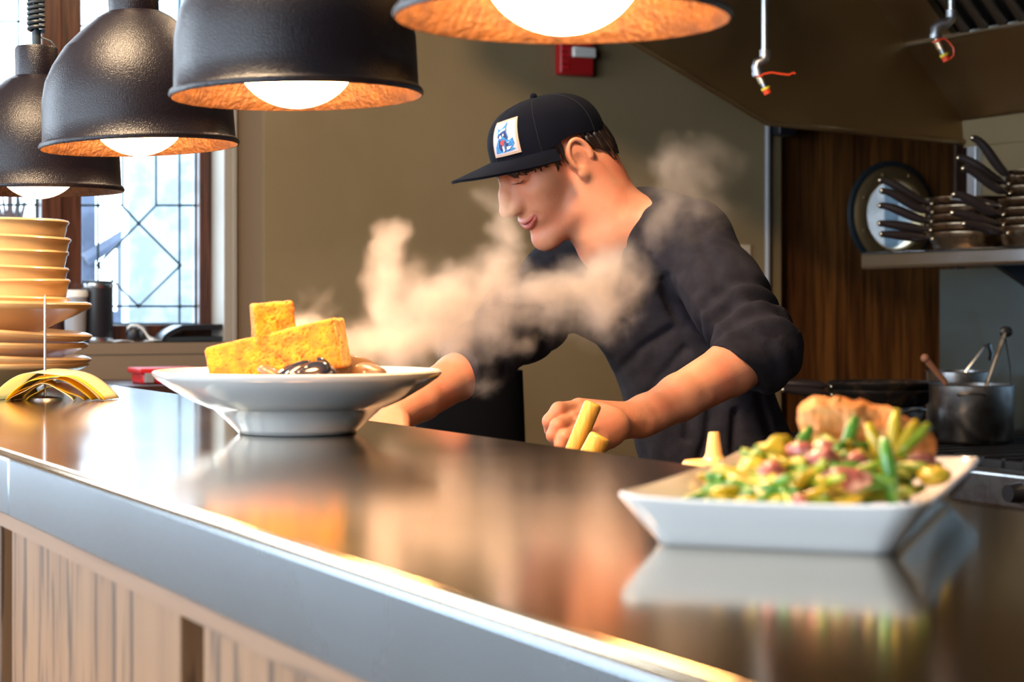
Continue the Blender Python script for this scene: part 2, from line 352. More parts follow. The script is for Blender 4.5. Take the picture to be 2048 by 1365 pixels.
# ------------------------------------------------------------------ distance fields -> smooth surfaces
class Field:
    def __init__(s, lo, hi, h, pad=.012):
        s.lo = np.array(lo, float); s.h = h; s.n = np.ceil((np.array(hi)-s.lo)/h).astype(int)+1
        s.ax = [s.lo[i]+h*np.arange(s.n[i]) for i in range(3)]
        s.F = np.full(tuple(s.n), 1.0, np.float32); s.pad = pad
    def _sub(s, lo, hi, pad):
        sl = []
        for i in range(3):
            a = int(max(0, math.floor((lo[i]-pad-s.lo[i])/s.h))); b = int(min(s.n[i], math.ceil((hi[i]+pad-s.lo[i])/s.h)+1))
            if b <= a: return None, None
            sl.append(slice(a, b))
        X = s.ax[0][sl[0]][:, None, None]; Y = s.ax[1][sl[1]][None, :, None]; Z = s.ax[2][sl[2]][None, None, :]
        return tuple(sl), (X, Y, Z)
    def op(s, prim, k=.01, sub=False):
        fn, lo, hi = prim
        sl, g = s._sub(lo, hi, max(k*1.5, s.pad)+s.h*3)
        if sl is None: return
        d = fn(*g).astype(np.float32); a = s.F[sl]
        if sub: d = -d
        if k > 0:
            h = np.maximum(k-np.abs(a-d), 0)/k; w = h*h*k*.25
        else: w = 0
        s.F[sl] = (np.maximum(a, d)+w) if sub else (np.minimum(a, d)-w)
    def mesh(s):
        F = s.F; S = F < 0; h = s.h
        c = S[:-1,:-1,:-1].astype(np.int8)
        for dx, dy, dz in [(1,0,0),(0,1,0),(0,0,1),(1,1,0),(1,0,1),(0,1,1),(1,1,1)]:
            c = c+S[dx:S.shape[0]-1+dx, dy:S.shape[1]-1+dy, dz:S.shape[2]-1+dz]
        act = np.argwhere((c > 0) & (c < 8))
        idx = np.full(c.shape, -1, np.int32); idx[act[:,0],act[:,1],act[:,2]] = np.arange(len(act))
        off = np.array([(i, j, k) for i in (0,1) for j in (0,1) for k in (0,1)])
        val = np.stack([F[act[:,0]+o[0], act[:,1]+o[1], act[:,2]+o[2]] for o in off], 1)
        acc = np.zeros((len(act), 3)); cnt = np.zeros(len(act))
        for a in range(8):
            for b in range(a+1, 8):
                if np.abs(off[a]-off[b]).sum() != 1: continue
                va, vb = val[:,a], val[:,b]; mk = (va < 0) != (vb < 0)
                t = np.where(mk, va/np.where(mk, va-vb, 1), 0)
                p = off[a]+(off[b]-off[a])*t[:,None]
                acc += p*mk[:,None]; cnt += mk
        V = s.lo+h*(act+acc/cnt[:,None]); faces = []
        for ax in range(3):
            o = [0,0,0]; o[ax] = 1
            A = S[:S.shape[0]-o[0], :S.shape[1]-o[1], :S.shape[2]-o[2]]; B = S[o[0]:, o[1]:, o[2]:]
            e = np.argwhere(A != B); b, c2 = [i for i in range(3) if i != ax]
            ok = (e[:,b] > 0) & (e[:,c2] > 0) & (e[:,b] < idx.shape[b]) & (e[:,c2] < idx.shape[c2]) & (e[:,ax] < idx.shape[ax]); e = e[ok]
            def I(db, dc):
                q = e.copy(); q[:,b] -= db; q[:,c2] -= dc; return idx[q[:,0],q[:,1],q[:,2]]
            f = np.stack([I(1,1), I(0,1), I(0,0), I(1,0)], 1)
            flip = S[e[:,0],e[:,1],e[:,2]]
            if ax == 1: flip = ~flip
            f[~flip] = f[~flip][:, ::-1]; faces.append(f)
        return V, np.concatenate(faces)
def rc(a, b, ra, rb=None):
    a = np.array(a, float); b = np.array(b, float); rb = ra if rb is None else rb; ba = b-a; L2 = max(ba@ba, 1e-12); r = max(ra, rb)
    def fn(X, Y, Z):
        x, y, z = X-a[0], Y-a[1], Z-a[2]
        t = np.clip((x*ba[0]+y*ba[1]+z*ba[2])/L2, 0, 1)
        return np.sqrt((x-t*ba[0])**2+(y-t*ba[1])**2+(z-t*ba[2])**2)-(ra+(rb-ra)*t)
    return fn, np.minimum(a, b)-r, np.maximum(a, b)+r
def el(c, r, R=None):
    c = np.array(c, float); r = np.array(r, float); R = np.eye(3) if R is None else np.array(R)  # columns = axes
    def fn(X, Y, Z):
        x, y, z = X-c[0], Y-c[1], Z-c[2]
        q = [x*R[0,i]+y*R[1,i]+z*R[2,i] for i in range(3)]
        k0 = np.sqrt(sum((q[i]/r[i])**2 for i in range(3))); k1 = np.sqrt(sum((q[i]/r[i]**2)**2 for i in range(3)))+1e-9
        return k0*(k0-1)/k1
    m = r.max(); return fn, c-m, c+m
def rbox(c, r, R=None, rad=.01):
    c = np.array(c, float); r = np.array(r, float)-rad; R = np.eye(3) if R is None else np.array(R)
    def fn(X, Y, Z):
        x, y, z = X-c[0], Y-c[1], Z-c[2]
        q = [np.abs(x*R[0,i]+y*R[1,i]+z*R[2,i])-r[i] for i in range(3)]
        return np.sqrt(sum(np.maximum(a, 0)**2 for a in q))+np.minimum(np.maximum(np.maximum(q[0], q[1]), q[2]), 0)-rad
    m = float(np.linalg.norm(r+rad)); return fn, c-m, c+m
def half(p, nrm, lo, hi):
    p = np.array(p, float); n = np.array(nrm, float); n /= np.linalg.norm(n)
    return (lambda X, Y, Z: (X-p[0])*n[0]+(Y-p[1])*n[1]+(Z-p[2])*n[2]), np.array(lo, float), np.array(hi, float)
def fobj(name, parts, mats, parent=None, midx=None, label=None):
    """parts: list of (V,F) joined in one mesh"""
    o = 0; VV = []; FF = []
    for V, F in parts: VV.append(V); FF.append(F+o); o += len(V)
    V = np.concatenate(VV); F = np.concatenate(FF)
    if parent is None: org = np.array([(V[:,0].min()+V[:,0].max())/2, (V[:,1].min()+V[:,1].max())/2, V[:,2].min()])
    else: org = np.array(wloc(parent))
    me = bpy.data.meshes.new(name); W = V-org
    me.vertices.add(len(W)); me.vertices.foreach_set('co', W.astype(np.float32).ravel())
    me.loops.add(len(F)*4); me.loops.foreach_set('vertex_index', F.astype(np.int32).ravel())
    me.polygons.add(len(F)); me.polygons.foreach_set('loop_start', np.arange(0, len(F)*4, 4, dtype=np.int32))
    me.update(calc_edges=True)
    if midx is not None:
        at_ = me.attributes.new('lips', 'FLOAT', 'POINT'); at_.data.foreach_set('value', midx(V).astype(np.float32))
    finish(me, True, mats)
    ob = bpy.data.objects.new(name, me); COL.objects.link(ob)
    if parent is not None: ob.parent = parent
    else: ob.location = Vector(org)
    if label: ob['label'] = label
    return ob
# ------------------------------------------------------------------ the room shell
UA = 4.86            # window wall plane; kitchen side walls run from here
H = 3.05
n_step = nU(525, UA); n_r = nU(461, UA); n_l = nU(-420, UA)
z_sill = zU(300, 686, UA)
# window wall with its opening
w = MB()
w.ubox(UA, UA+.28, -.50, n_l, 0, H); w.ubox(UA, UA+.28, -1.22, -1.08, .9, 2.75); w.ubox(UA, UA+.28, -3.2, -2.7, 0, H); w.ubox(UA, UA+.28, -2.7, -.5, 0, .9); w.ubox(UA, UA+.28, -2.7, -.5, 2.75, H); w.ubox(UA, UA+.28, n_l, n_r, 0, z_sill-.03); w.ubox(UA, UA+.28, n_l, n_r, 2.75, H); w.ubox(UA, UA+.28, n_r, n_step, 0, H)
struct(build('wall_back_left', w, M['wall_l'], smooth=0))
n_door0 = nU(1562, UA+.04); n_door1 = nU(1906, UA+.04); n_end = 5.4
w = MB(); w.ubox(UA-.02, UA+.28, n_step, nU(1562, UA-.02), 0, H)
struct(build('wall_back', w, M['wall'], smooth=0))
w = MB(); w.ubox(2.4, UA+.28, 5.4, 5.5, 0, H); w.ubox(2.4, 2.5, 3.62, 5.4, 0, H); struct(build('wall_alcove', w, M['wall'], smooth=0))
w = MB(); w.ubox(-3.2, 3.62, 3.62, 3.7, 0, H)
w = MB(); w.ubox(UA+.0, UA+.28, nU(1562, UA-.02)+.005, n_end, 2.35, H); w.ubox(UA, UA+.28, n_door1+.05, n_end, 0, 2.35)
struct(build('wall_back_right', w, M['oak_door'], smooth=0))
# oak door with a round hole
dc = onU(1786, 430, UA+.03); dn = dc.x*NX[0]+dc.y*NX[1]; dz = dc.z; dr = .118
def ring_panel(mb, n0, n1, z0, z1, u0, u1, cn, cz, r, seg=64):
    v = []; f = []
    for uu in (u0, u1):
        for k in range(seg):
            a = 2*math.pi*k/seg; c, s_ = math.cos(a), math.sin(a)
            v.append(P(uu, cn+r*c, cz+r*s_))
            t = min((n1-cn)/c if c > 1e-9 else ((n0-cn)/c if c < -1e-9 else 1e9), (z1-cz)/s_ if s_ > 1e-9 else ((z0-cz)/s_ if s_ < -1e-9 else 1e9))
            v.append(P(uu, cn+t*c, cz+t*s_))
    def q(l, k, o): return l*seg*2+(k % seg)*2+o
    for k in range(seg):
        f.append((q(0,k,0), q(0,k,1), q(0,k+1,1), q(0,k+1,0))); f.append((q(1,k,0), q(1,k+1,0), q(1,k+1,1), q(1,k,1)))
        f.append((q(0,k,0), q(0,k+1,0), q(1,k+1,0), q(1,k,0)))
    mb.add(v, f)
# fill the two rectangle corners the ring leaves by adding stiles and rails round a square ring panel
mid0, mid1 = dn-.22, dn+.22
m = MB()
ring_panel(m, mid0, mid1, dz-.22, dz+.22, UA+.04, UA+.075, dn, dz, dr)
for (a, b) in ((0, 1), (0, 0), (1, 0), (1, 1)): pass
m.ubox(UA+.04, UA+.075, n_door0, mid0, .02, 2.3); m.ubox(UA+.04, UA+.075, mid1, n_door1, .02, 2.3)
m.ubox(UA+.04, UA+.075, mid0, mid1, .02, dz-.22); m.ubox(UA+.04, UA+.075, mid0, mid1, dz+.22, 2.3)
door = struct(build('door_1', m, M['oak_door'], smooth=0, fixn=False))
RU = basis((UX[0], UX[1], 0), (NX[0], NX[1], 0), (0, 0, 1))
# lathe axis z -> -u (facing the kitchen): columns = images of x,y,z
RDOOR = basis((NX[0], NX[1], 0), (0, 0, 1), (-UX[0], -UX[1], 0))
m = MB(); T = TR(P(UA+.04, dn, dz), RDOOR)
m.lathe([(.112, -.02), (.112, .018), (.120, .026), (.145, .026), (.160, .016), (.163, 0), (.163, -.002)], 64, T)
for k in range(8):
    a = 2*math.pi*(k+.5)/8; m.ball((.141*math.cos(a), .141*math.sin(a), .026), (.006, .006, .004), 10, 6, 0, T)
build('porthole_ring', m, M['brass'], door)
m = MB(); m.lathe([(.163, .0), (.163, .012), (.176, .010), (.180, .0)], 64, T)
build('porthole_shadow_ring', m, M['blackrub'], door)  # black ring standing in for the shadow halo round the brass ring
m = MB(); m.lathe([(.0001, 0), (.1125, 0), (.1125, .004), (.0001, .004)], 48, TR(P(UA+.055, dn, dz), RDOOR))
build('porthole_glass', m, glass('porthole_pane', (.9, .97, 1), .08), door)
m = MB(); m.ubox(UA+.0, UA+.10, nU(1541, UA-.02)+.0, n_door0-.004, 0, 2.35)
m = MB(); m.ubox(UA+.03, UA+.10, n_door1+.004, n_door1+.05, 0, 2.35)
struct(build('trim_1', m, M['oak_dark'], smooth=0, bevel=.003))
m = MB(); m.ubox(UA+.28, UA+.30, n_door0-.1, n_door1+.1, 2.3, 2.34)
# the lit passage beyond the porthole
w = MB(); w.ubox(7.3, 7.4, 2.0, 7.5, 0, H); struct(build('wall_passage', w, M['room_beyond'], smooth=0))
pn = nU(1787, 6.6)
w = MB(); w.ubox(6.55, 6.65, pn-.012, pn+.03, 0, H); struct(build('trim_2', w, M['blackrub'], smooth=0))
w = MB(); w.ubox(6.9, 6.95, pn+.05, pn+1.3, 0, H); struct(build('wall_passage_side', w, M['beige_beyond'], smooth=0))
# partition behind the stove, dining side walls, floor, ceiling
w = MB(); w.ubox(-3.2, 4.02, 3.5, 3.62, 0, H); struct(build('wall_right', w, M['wall'], smooth=0))
w = MB(); w.ubox(-3.4, 8.0, -3.4, 7.6, -.1, 0); struct(build('floor', w, M['floor'], smooth=0))
w = MB(); w.ubox(-3.4, UA+.28, -3.4, 5.5, H, H+.1); struct(build('ceiling', w, M['ceil'], smooth=0))
w = MB(); w.ubox(-3.3, -3.2, -3.3, 3.62, 0, H); struct(build('wall_behind_camera', w, M['wall_l'], smooth=0))
# dining room window wall (out of frame, lets the daylight in)
w = MB(); wins = [(-2.4, -.6), (-.2, 1.55), (2.15, 3.9)]
w.ubox(-3.2, UA+.28, -3.3, -3.2, 0, .75); w.ubox(-3.2, UA+.28, -3.3, -3.2, 2.6, H)
e = [-3.2]+[x for a in wins for x in a]+[UA+.28]
for i in range(0, len(e), 2): w.ubox(e[i], e[i+1], -3.3, -3.2, .75, 2.6)
struct(build('wall_left', w, M['wall_l'], smooth=0))
def portal(name, c, dirv, sx, sy):
    l = bpy.data.lights.new(name, 'AREA'); l.shape = 'RECTANGLE'; l.size = sx; l.size_y = sy; l.cycles.is_portal = True
    o = bpy.data.objects.new(name, l); COL.objects.link(o); o.location = c
    o.rotation_euler = Vector(dirv).to_track_quat('-Z', 'Z').to_euler(); return o
for i, (a, b) in enumerate(wins):
    portal('window_portal', P((a+b)/2, -3.22, 1.675), (NX[0], NX[1], 0), b-a, 1.85)
portal('window_portal', P(UA+.22, -1.6, 1.83), (-UX[0], -UX[1], 0), 2.2, 1.85)
portal('window_portal', P(UA+.2, (n_l+n_r)/2, (z_sill+2.75)/2), (-UX[0], -UX[1], 0), n_r-n_l, 2.75-z_sill)

# ------------------------------------------------------------------ leaded window
UG = UA+.13
root = MB()
jn = .0
f = MB()
zb = zU(270, 650, UG); ztop = 2.70
def fb(p0, p1, z0, z1, u0=UG-.03, u1=UG+.04): f.ubox(u0, u1, nU(p0, UG), nU(p1, UG), z0, z1)
fb(392, 436, z_sill-.02, ztop+.05); fb(75, 116, z_sill, ztop+.05, UG-.045); fb(116, 158, z_sill, ztop+.05)
fb(75, 436, z_sill-.02, zb); fb(-300, 75, z_sill-.02, zb); fb(-420, 436, ztop, ztop+.06); fb(-420, -380, z_sill, ztop); 
fb(-200, -130, z_sill, ztop)
win = struct(build('window_1', f, M['frame'], smooth=0, bevel=.004))
m = MB(); m.ubox(UA-.005, UG+.05, n_l, n_r, z_sill-.03, z_sill)
build('window_sill', m, M['wall_l'], win, smooth=0)
m = MB()
m.ubox(UA-.012, UG-.02, n_r-.022, n_r, z_sill, 2.75); m.ubox(UA-.018, UA, n_r, nU(466, UA)+.006, z_sill-.0, 2.78)
m.ubox(UA-.01, UG-.02, n_l, n_r, 2.75, 2.78)
build('window_casing', m, M['casing'], win, smooth=0, bevel=.002)
def lead(pts, rad=.0033):
    m2.tube([onU(x, y, UG) for x, y in pts], rad, 6)
def WP(x, y): return onU(x, y, UG)
# one casement's came pattern, in wall coordinates, mirrored upward
m2 = MB()
for y in (411, 613): lead([(158, y), (246 if y == 411 else 393, y)])
lead([(311, 411), (393, 411)]); lead([(244, 411), (277, 447), (359, 529)]); lead([(312, 411), (277, 447), (197, 529)])
lead([(197, 533), (277, 613), (359, 533)])
lead([(196, 650), (196, -330)]); lead([(359, 650), (359, -330)]); lead([(245, 411), (245, 52)]); lead([(312, 411), (312, 52)])
lead([(158, 52), (245, 52)]); lead([(312, 52), (393, 52)]); lead([(245, 52), (277, 16), (359, -66)]); lead([(312, 52), (277, 16), (197, -66)])
lead([(158, -150), (393, -150)])
lead([(160, 650), (160, -330)], .003); lead([(391, 650), (391, -330)], .003); lead([(160, 648), (391, 648)], .003)
for x, y in ((277, 447), (197, 531), (359, 531), (277, 612), (359, 411), (196, 411), (359, 613)): m2.ball(WP(x, y), .0065, 8, 6)
build('lead_came', m2, M['lead'], win)
m2 = MB()
lead([(37, 650), (37, -330)]); lead([(-40, 410), (74, 410)]); lead([(-60, 43), (74, 43)]); lead([(-60, 613), (74, 613)]); lead([(-12, 410), (-12, 43)]); lead([(-60, 650), (-60, -330)])
lead([(-12, 410), (-45, 447), (37, 529)]); lead([(73, 650), (73, -330)], .003)
build('lead_came', m2, M['lead'], win)
for p0, p1 in ((158, 392), (-130, 75)):
    m = MB(); m.ubox(UG-.002, UG+.002, nU(p0, UG), nU(p1, UG), zb, ztop); build('pane', m, M['glass'], win, smooth=0)
# what stands outside, seen blown out through the leaded glass
def outb(p0, p1, y0, y1, U, th, mt, name, label, cat):
    m = MB(); m.ubox(U, U+th, nU(p0, U), nU(p1, U), max(0, zU((p0+p1)/2, y1, U)) if y1 < 900 else 0, zU((p0+p1)/2, y0, U))
    o = build(name, m, mt, smooth=0); return o
o = outb(303, 470, 322, 1000, 9.0, .12, M['concrete'], 'building', '', '')
tag(o, 'grey rendered building seen through the right half of the leaded window', 'building')
m = MB()
m.ubox(8.3, 8.42, nU(247, 8.3), nU(258, 8.3), 0, zU(250, 490, 8.3)); m.ubox(8.3, 8.42, nU(163, 8.3), nU(192, 8.3), 0, zU(180, 345, 8.3))
a = onU(170, 520, 8.3); b = onU(252, 470, 8.3); m.tube([a, b], .035, 6)
a = onU(268, 545, 8.3); b = onU(320, 515, 8.3); m.tube([a, b], .03, 6)
m.ubox(8.28, 8.44, nU(160, 8.3), nU(330, 8.3), 0, zU(240, 622, 8.3))
tag(build('timber_railing', m, M['concrete'], smooth=0), 'pale timber posts and braces outside beyond the leaded window', 'railing')
m = MB()
for k in range(16):
    x = -40+k*6+random.uniform(-4, 4); y = 400+random.uniform(-14, 24); a = onU(-10+k*3, 470, 8.0)
    m.tube([a, onU(x, y, 8.0), onU(x+random.uniform(-8, 8), y-25, 8.0)], [.012, .007, .002], 5)
a0 = onU(8, 470, 8.0)
m.tube([(a0.x, a0.y, 0), a0], .05, 8)
tag(build('bare_shrub', m, M['board']), 'bare branching shrub outside the left window sash', 'shrub')

# ------------------------------------------------------------------ wall fittings
m = MB(); T = TR(onU(1143, 108, UA-.02), RDOOR)
al = thing('fire_alarm', 'red wall fire alarm with clear strobe lens, high on the olive wall', 'fire alarm', onU(1143, 152, UA-.02))
m.box((-.058, -.068, 0), (.058, .085, .038), 0, T); build('body', m, M['red_dk'], al, bevel=.008)
m = MB(); m.box((-.022, -.016, .036), (.056, .016, .055), 0, T); build('strobe_lens', m, M['lamp_lens'], al, bevel=.006)
m = MB()
for k in range(6): m.box((-.052, -.05+k*.018, .037), (-.03, -.042+k*.018, .041), 0, T)
build('sounder_slots', m, M['red'], al)
# socket
T = TR(onU(1477, 515, UA-.02), RDOOR)
so = thing('wall_socket', 'beige double wall socket plate behind the cook\'s back', 'socket', onU(1477, 545, UA-.02))
m = MB(); m.box((-.043, -.038, 0), (.043, .04, .007), 0, T); build('plate', m, M['outlet'], so, bevel=.003)
for q in (-.019, .019):
    for yy in (-.02, .016): m = MB(); m.box((q-.007, yy-.005, .006), (q-.004, yy+.006, .0085), 0, T); m.box((q+.004, yy-.005, .006), (q+.007, yy+.006, .0085), 0, T); m.box((q-.004, yy-.001, .006), (q+.004, yy+.001, .0078), 0, T); build('outlet_slot', m, M['grey'], so)
m = MB(); a = onU(1535, 244, UA-.032); m.tube([(a.x, a.y, 0.03), (a.x, a.y, H-.02)], .0095, 10)
tag(build('conduit', m, M['grey']), 'thin grey vertical conduit on the wall left of the oak door', 'conduit')
m = MB(); a = onU(1565, 254, UA-.05); T = TR(a, RDOOR); m.box((-.032, -.027, -.06), (.032, .027, .03), 0, T)
tag(build('door_closer', m, M['black'], bevel=.004), 'small black box at the top left corner of the oak door', 'door closer')

# ------------------------------------------------------------------ extraction hood
hd = thing('extraction_hood', 'large brown-tinted steel extraction hood over the stove', 'hood', P(2, 3.3, CZ+.47))
zc = CZ
UE = 4.05
prof = [(3.495, zc+.47), (2.82, zc+.495), (1.75, zc+.983), (1.75, H-.03), (3.495, H-.03)]
m = MB(); v = [P(UE, a, b) for a, b in prof]+[P(UE+.02, a, b) for a, b in prof]; k = len(prof)
m.add(v, [tuple(range(k)), tuple(range(k, 2*k))[::-1]]+[(i, (i+1) % k, k+(i+1) % k, k+i) for i in range(k)])
build('end_panel', m, M['hood'], hd, smooth=0)
def nzslab(pts, u0, u1, th, mt, name):
    m = MB()
    for (n0, z0), (n1, z1) in zip(pts[:-1], pts[1:]):
        d = np.array([n1-n0, z1-z0]); d /= np.linalg.norm(d); q = np.array([-d[1], d[0]])*th
        c = [(n0, z0), (n1, z1), (n1+q[0], z1+q[1]), (n0+q[0], z0+q[1])]
        v = [P(u0, a, b) for a, b in c]+[P(u1, a, b) for a, b in c]
        m.add(v, [(0,1,2,3), (7,6,5,4), (0,4,5,1), (1,5,6,2), (2,6,7,3), (3,7,4,0)])
    return build(name, m, mt, hd, smooth=0)
nzslab([(3.49, zc+.53), (3.29, zc+.727)], -1.0, UE, -.01, M['hood_in'], 'back_panel')
nzslab([(3.49, zc+.455), (3.485, zc+.53)], -1.0, UE, -.01, M['wall'], 'lower_band')
nzslab([(3.335, zc+.727), (2.80, zc+1.28)], -1.0, UE, -.01, M['stove'], 'filter_bed')
nzslab([(3.29, zc+.727), (2.75, zc+1.285)], 3.86, UE, -.02, M['hood_in'], 'side_filler')
nzslab([(1.75, zc+1.45), (2.8, zc+1.45)], -1.0, UE, .01, M['hood_in'], 'top_panel')
nzslab([(1.75, zc+.983), (1.75, zc+1.45)], -1.0, UE, .01, M['hood'], 'front_panel')
nzslab([(2.8, zc+1.26), (2.8, zc+1.45)], -1.0, UE, .01, M['hood_in'], 'upper_panel')
m = MB(); a = (3.29, zc+.727)
m.tube([P(-1, a[0]-.004, a[1]+.004), P(UE-.002, a[0]-.004, a[1]+.004)], .0075, 8)
build('filter_rail', m, M['chrome'], hd)
m = MB(); m.tube([P(UE-.004, 3.49, zc+.47), P(UE-.004, 2.82, zc+.495), P(UE-.004, 1.75, zc+.983)], .009, 8)
build('rolled_rim', m, M['hood_in'], hd)
for k in range(22):
    u = 3.80-k*.072
    m = MB(); d = Vector((-.53, .548)).normalized(); q = Vector((-.72, -.69))
    p0 = (3.283, zc+.742); p1 = (2.78, zc+1.262)
    m.tube([P(u, p0[0], p0[1]), P(u, p1[0], p1[1])], .017, 12, flat=1)
    build('baffle', m, M['filt'], hd)
m = MB(); m.ubox(3.985, 4.02, 3.475, 3.5, CZ+.16, CZ+.455)
tag(build('corner_guard', m, mat('guard_steel', (.62, .68, .76), .3, .6), smooth=0, bevel=.002), 'pale vertical steel corner strip between the shelf and the hood', 'corner guard')  # pale blue tone carries the window light this steel edge reflects

def nozzle_pipe(px, y_end, Y, pts, noz, wire, label):
    top = CZ+1.44
    r = thing('suppression_nozzle', label, 'pipe', at(pts[-1][0], pts[-1][1], Y), 'fire suppression drops in the hood')
    a = at(px, y_end, Y)
    m = MB(); m.tube([(a.x, a.y, a.z-.004), (a.x, a.y, top)], .0088, 14); build('pipe', m, M['chrome'], r)
    m = MB(); m.tube([(a.x, a.y, a.z-.012), (a.x, a.y, a.z+.004)], .0135, 14)
    pp = [at(x, y, Y) for x, y in pts]
    m.tube(pp, [.0125]*len(pp), 14); m.tube([pp[-1]+(pp[-2]-pp[-1]).normalized()*.006, pp[-1]+(pp[-1]-pp[-2]).normalized()*.004], .0145, 14)
    build('elbow', m, M['castiron'], r)
    q = [at(x, y, Y) for x, y in noz]; d = q[1]-q[0]
    def seg(t0, t1, r0, r1, mt, nm):
        m = MB(); m.tube([q[0]+d*t0, q[0]+d*t1], [r0, r1], 12); build(nm, m, mt, r)
    seg(-.05, .42, .0105, .0105, M['rivet'], 'nozzle_body'); seg(.42, .66, .008, .0075, M['chrome'], 'nozzle_tip'); seg(.66, .77, .011, .011, M['yellow'], 'yellow_band'); seg(.77, 1.0, .0095, .0085, M['redwire'], 'red_cap')
    m = MB(); m.tube([at(x, y, Y-.012) for x, y in wire], .0022, 6); m.tube([q[0]-d*.02, q[0]+d*.04], .0125, 10); build('cap_tether', m, M['redwire'], r)
nozzle_pipe(1530, 104, 4.3, [(1530, 106), (1529, 118), (1523, 123), (1515, 126), (1513, 134), (1516, 148)], [(1519, 150), (1536, 188)], [(1517, 155), (1528, 148), (1544, 145), (1560, 148), (1578, 150), (1585, 146), (1591, 147)], 'grey drop pipe with the orange tether hanging free to the right')
nozzle_pipe(1903, 24, 4.3, [(1903, 26), (1902, 38), (1893, 47), (1880, 48), (1871, 56), (1871, 74)], [(1874, 80), (1894, 122)], [(1872, 84), (1888, 76), (1898, 84), (1907, 96), (1908, 110), (1900, 118)], 'grey drop pipe beside the filter bank with its tether looped to the red cap')

# ------------------------------------------------------------------ steel shelf and backsplash
m = MB(); m.ubox(-1, 4.15, 3.488, 3.5, .86, CZ+.115)
tag(build('backsplash', m, M['splash'], smooth=0), 'blue-grey brushed steel backsplash below the pan shelf', 'backsplash')
sh = thing('wall_shelf', 'long steel shelf with a rolled front edge carrying stacked pans', 'shelf', P(1.6, 3.36, CZ+.112))
m = MB(); m.ubox(-1, 4.15, 3.225, 3.486, CZ+.148, CZ+.160); build('shelf_board', m, M['shelf'], sh, smooth=0, bevel=.002)
m = MB(); m.ubox(-1, 4.15, 3.205, 3.228, CZ+.112, CZ+.160); build('front_edge', m, M['shelf'], sh, smooth=40, bevel=.010)
for u in (3.7, 2.4, 1.1):
    m = MB(); v = []
    for du in (0, .02): v += [P(u+du, 3.486, CZ+.148), P(u+du, 3.24, CZ+.148), P(u+du, 3.486, CZ+.02)]
    m.add(v, [(0,1,2), (5,4,3), (0,3,4,1), (1,4,5,2), (2,5,3,0)]); build('bracket', m, M['stove'], sh, smooth=0)

# ------------------------------------------------------------------ pans
def make_pan(name, R, h, L, rise, mats=('pan', 'handle'), thick=.003, drop=0, label='', cat='pan', group=None, loc=(0,0,0)):
    r = thing(name, label, cat, (0, 0, 0), group)
    m = MB(); m.lathe([(.0001, 0), (R*.78, 0), (R*.86, h*.12), (R*.97, h*.85), (R, h), (R+.003, h+.001), (R+.003, h-.002), (R*.985, h*.8), (R*.84, .003+h*.1), (R*.76, .004), (.0001, .004)], 40)
    build('pan_bowl', m, M[mats[0]], r, smooth=50, origin=None)
    m = MB(); pts = []; rad = []
    for i in range(13):
        t = i/12; x = -(R-.004)-t*L; z = h*.72+rise*(t*t*(3-2*t))+drop*t
        pts.append((x, 0, z)); rad.append(.0090+.0050*math.sin(math.pi*min(1, t*1.05)) if t > .12 else .006)
    m.tube(pts, rad, 12, flat=.95); build('handle', m, M[mats[1]], r)
    m = MB(); m.ball((pts[-1][0]+.002, 0, pts[-1][2]), (.009, .009, .0065), 10, 6); build('handle_tip', m, M['rivet'], r)
    for q in (-.011, .011):
        m = MB(); a = math.pi+q/R*1.0
        m.ball((R*.955*math.cos(a), R*.955*math.sin(a)+q*.2, h*.66), (.005, .005, .005), 10, 6); build('rivet', m, M['rivet'], r)
    r.location = loc; return r
base = P(3.86, 3.352, CZ+.1605); zz = 0; ri = [.010, .016, .042, .055, .062]; hh = [.045, .045, .045, .045, .045]
names = ['bottom pan of the left stack, its handle almost level', 'second pan from the bottom of the left stack of worn steel pans', 'middle pan of the left stack of five worn steel pans', 'second pan from the top of the left stack on the shelf', 'topmost pan of the left stack, handle curving highest']
for k in range(5):
    p = make_pan('frying_pan', .116-.001*k, .044, .135, ri[k], label=names[k], group='pans stacked on the left of the shelf', loc=(base.x+random.uniform(-.003, .003), base.y, base.z+k*.0235))
    p.rotation_euler = (0, 0, math.radians([4, 0, -5, 5, -2][k]))
base = P(3.585, 3.352, CZ+.1605)
spec = [(.118, .05, .12, .02, 18), (.116, .045, .13, .028, 6), (.114, .045, .125, .05, 4), (.112, .045, .13, .02, -30), (.10, .05, .12, .06, 8), (.095, .05, .125, .065, -4), (.09, .04, .10, .095, 3)]
names = ['lowest pan of the tall right stack, dark handle crossing in front', 'second lowest pan of the tall right stack', 'third pan up in the tall right stack', 'fourth pan up in the tall right stack, handle swung forward', 'fifth pan up in the tall right stack', 'second pan from the top of the tall right stack', 'topmost small pan of the tall right stack, black handle pointing steeply up']
for k, (R, h, L, rs, ang) in enumerate(spec):
    p = make_pan('frying_pan', R, h, L, rs, label=names[k], group='pans stacked on the right of the shelf', loc=(base.x, base.y, base.z+k*.0255))
    p.rotation_euler = (0, 0, math.radians(ang))

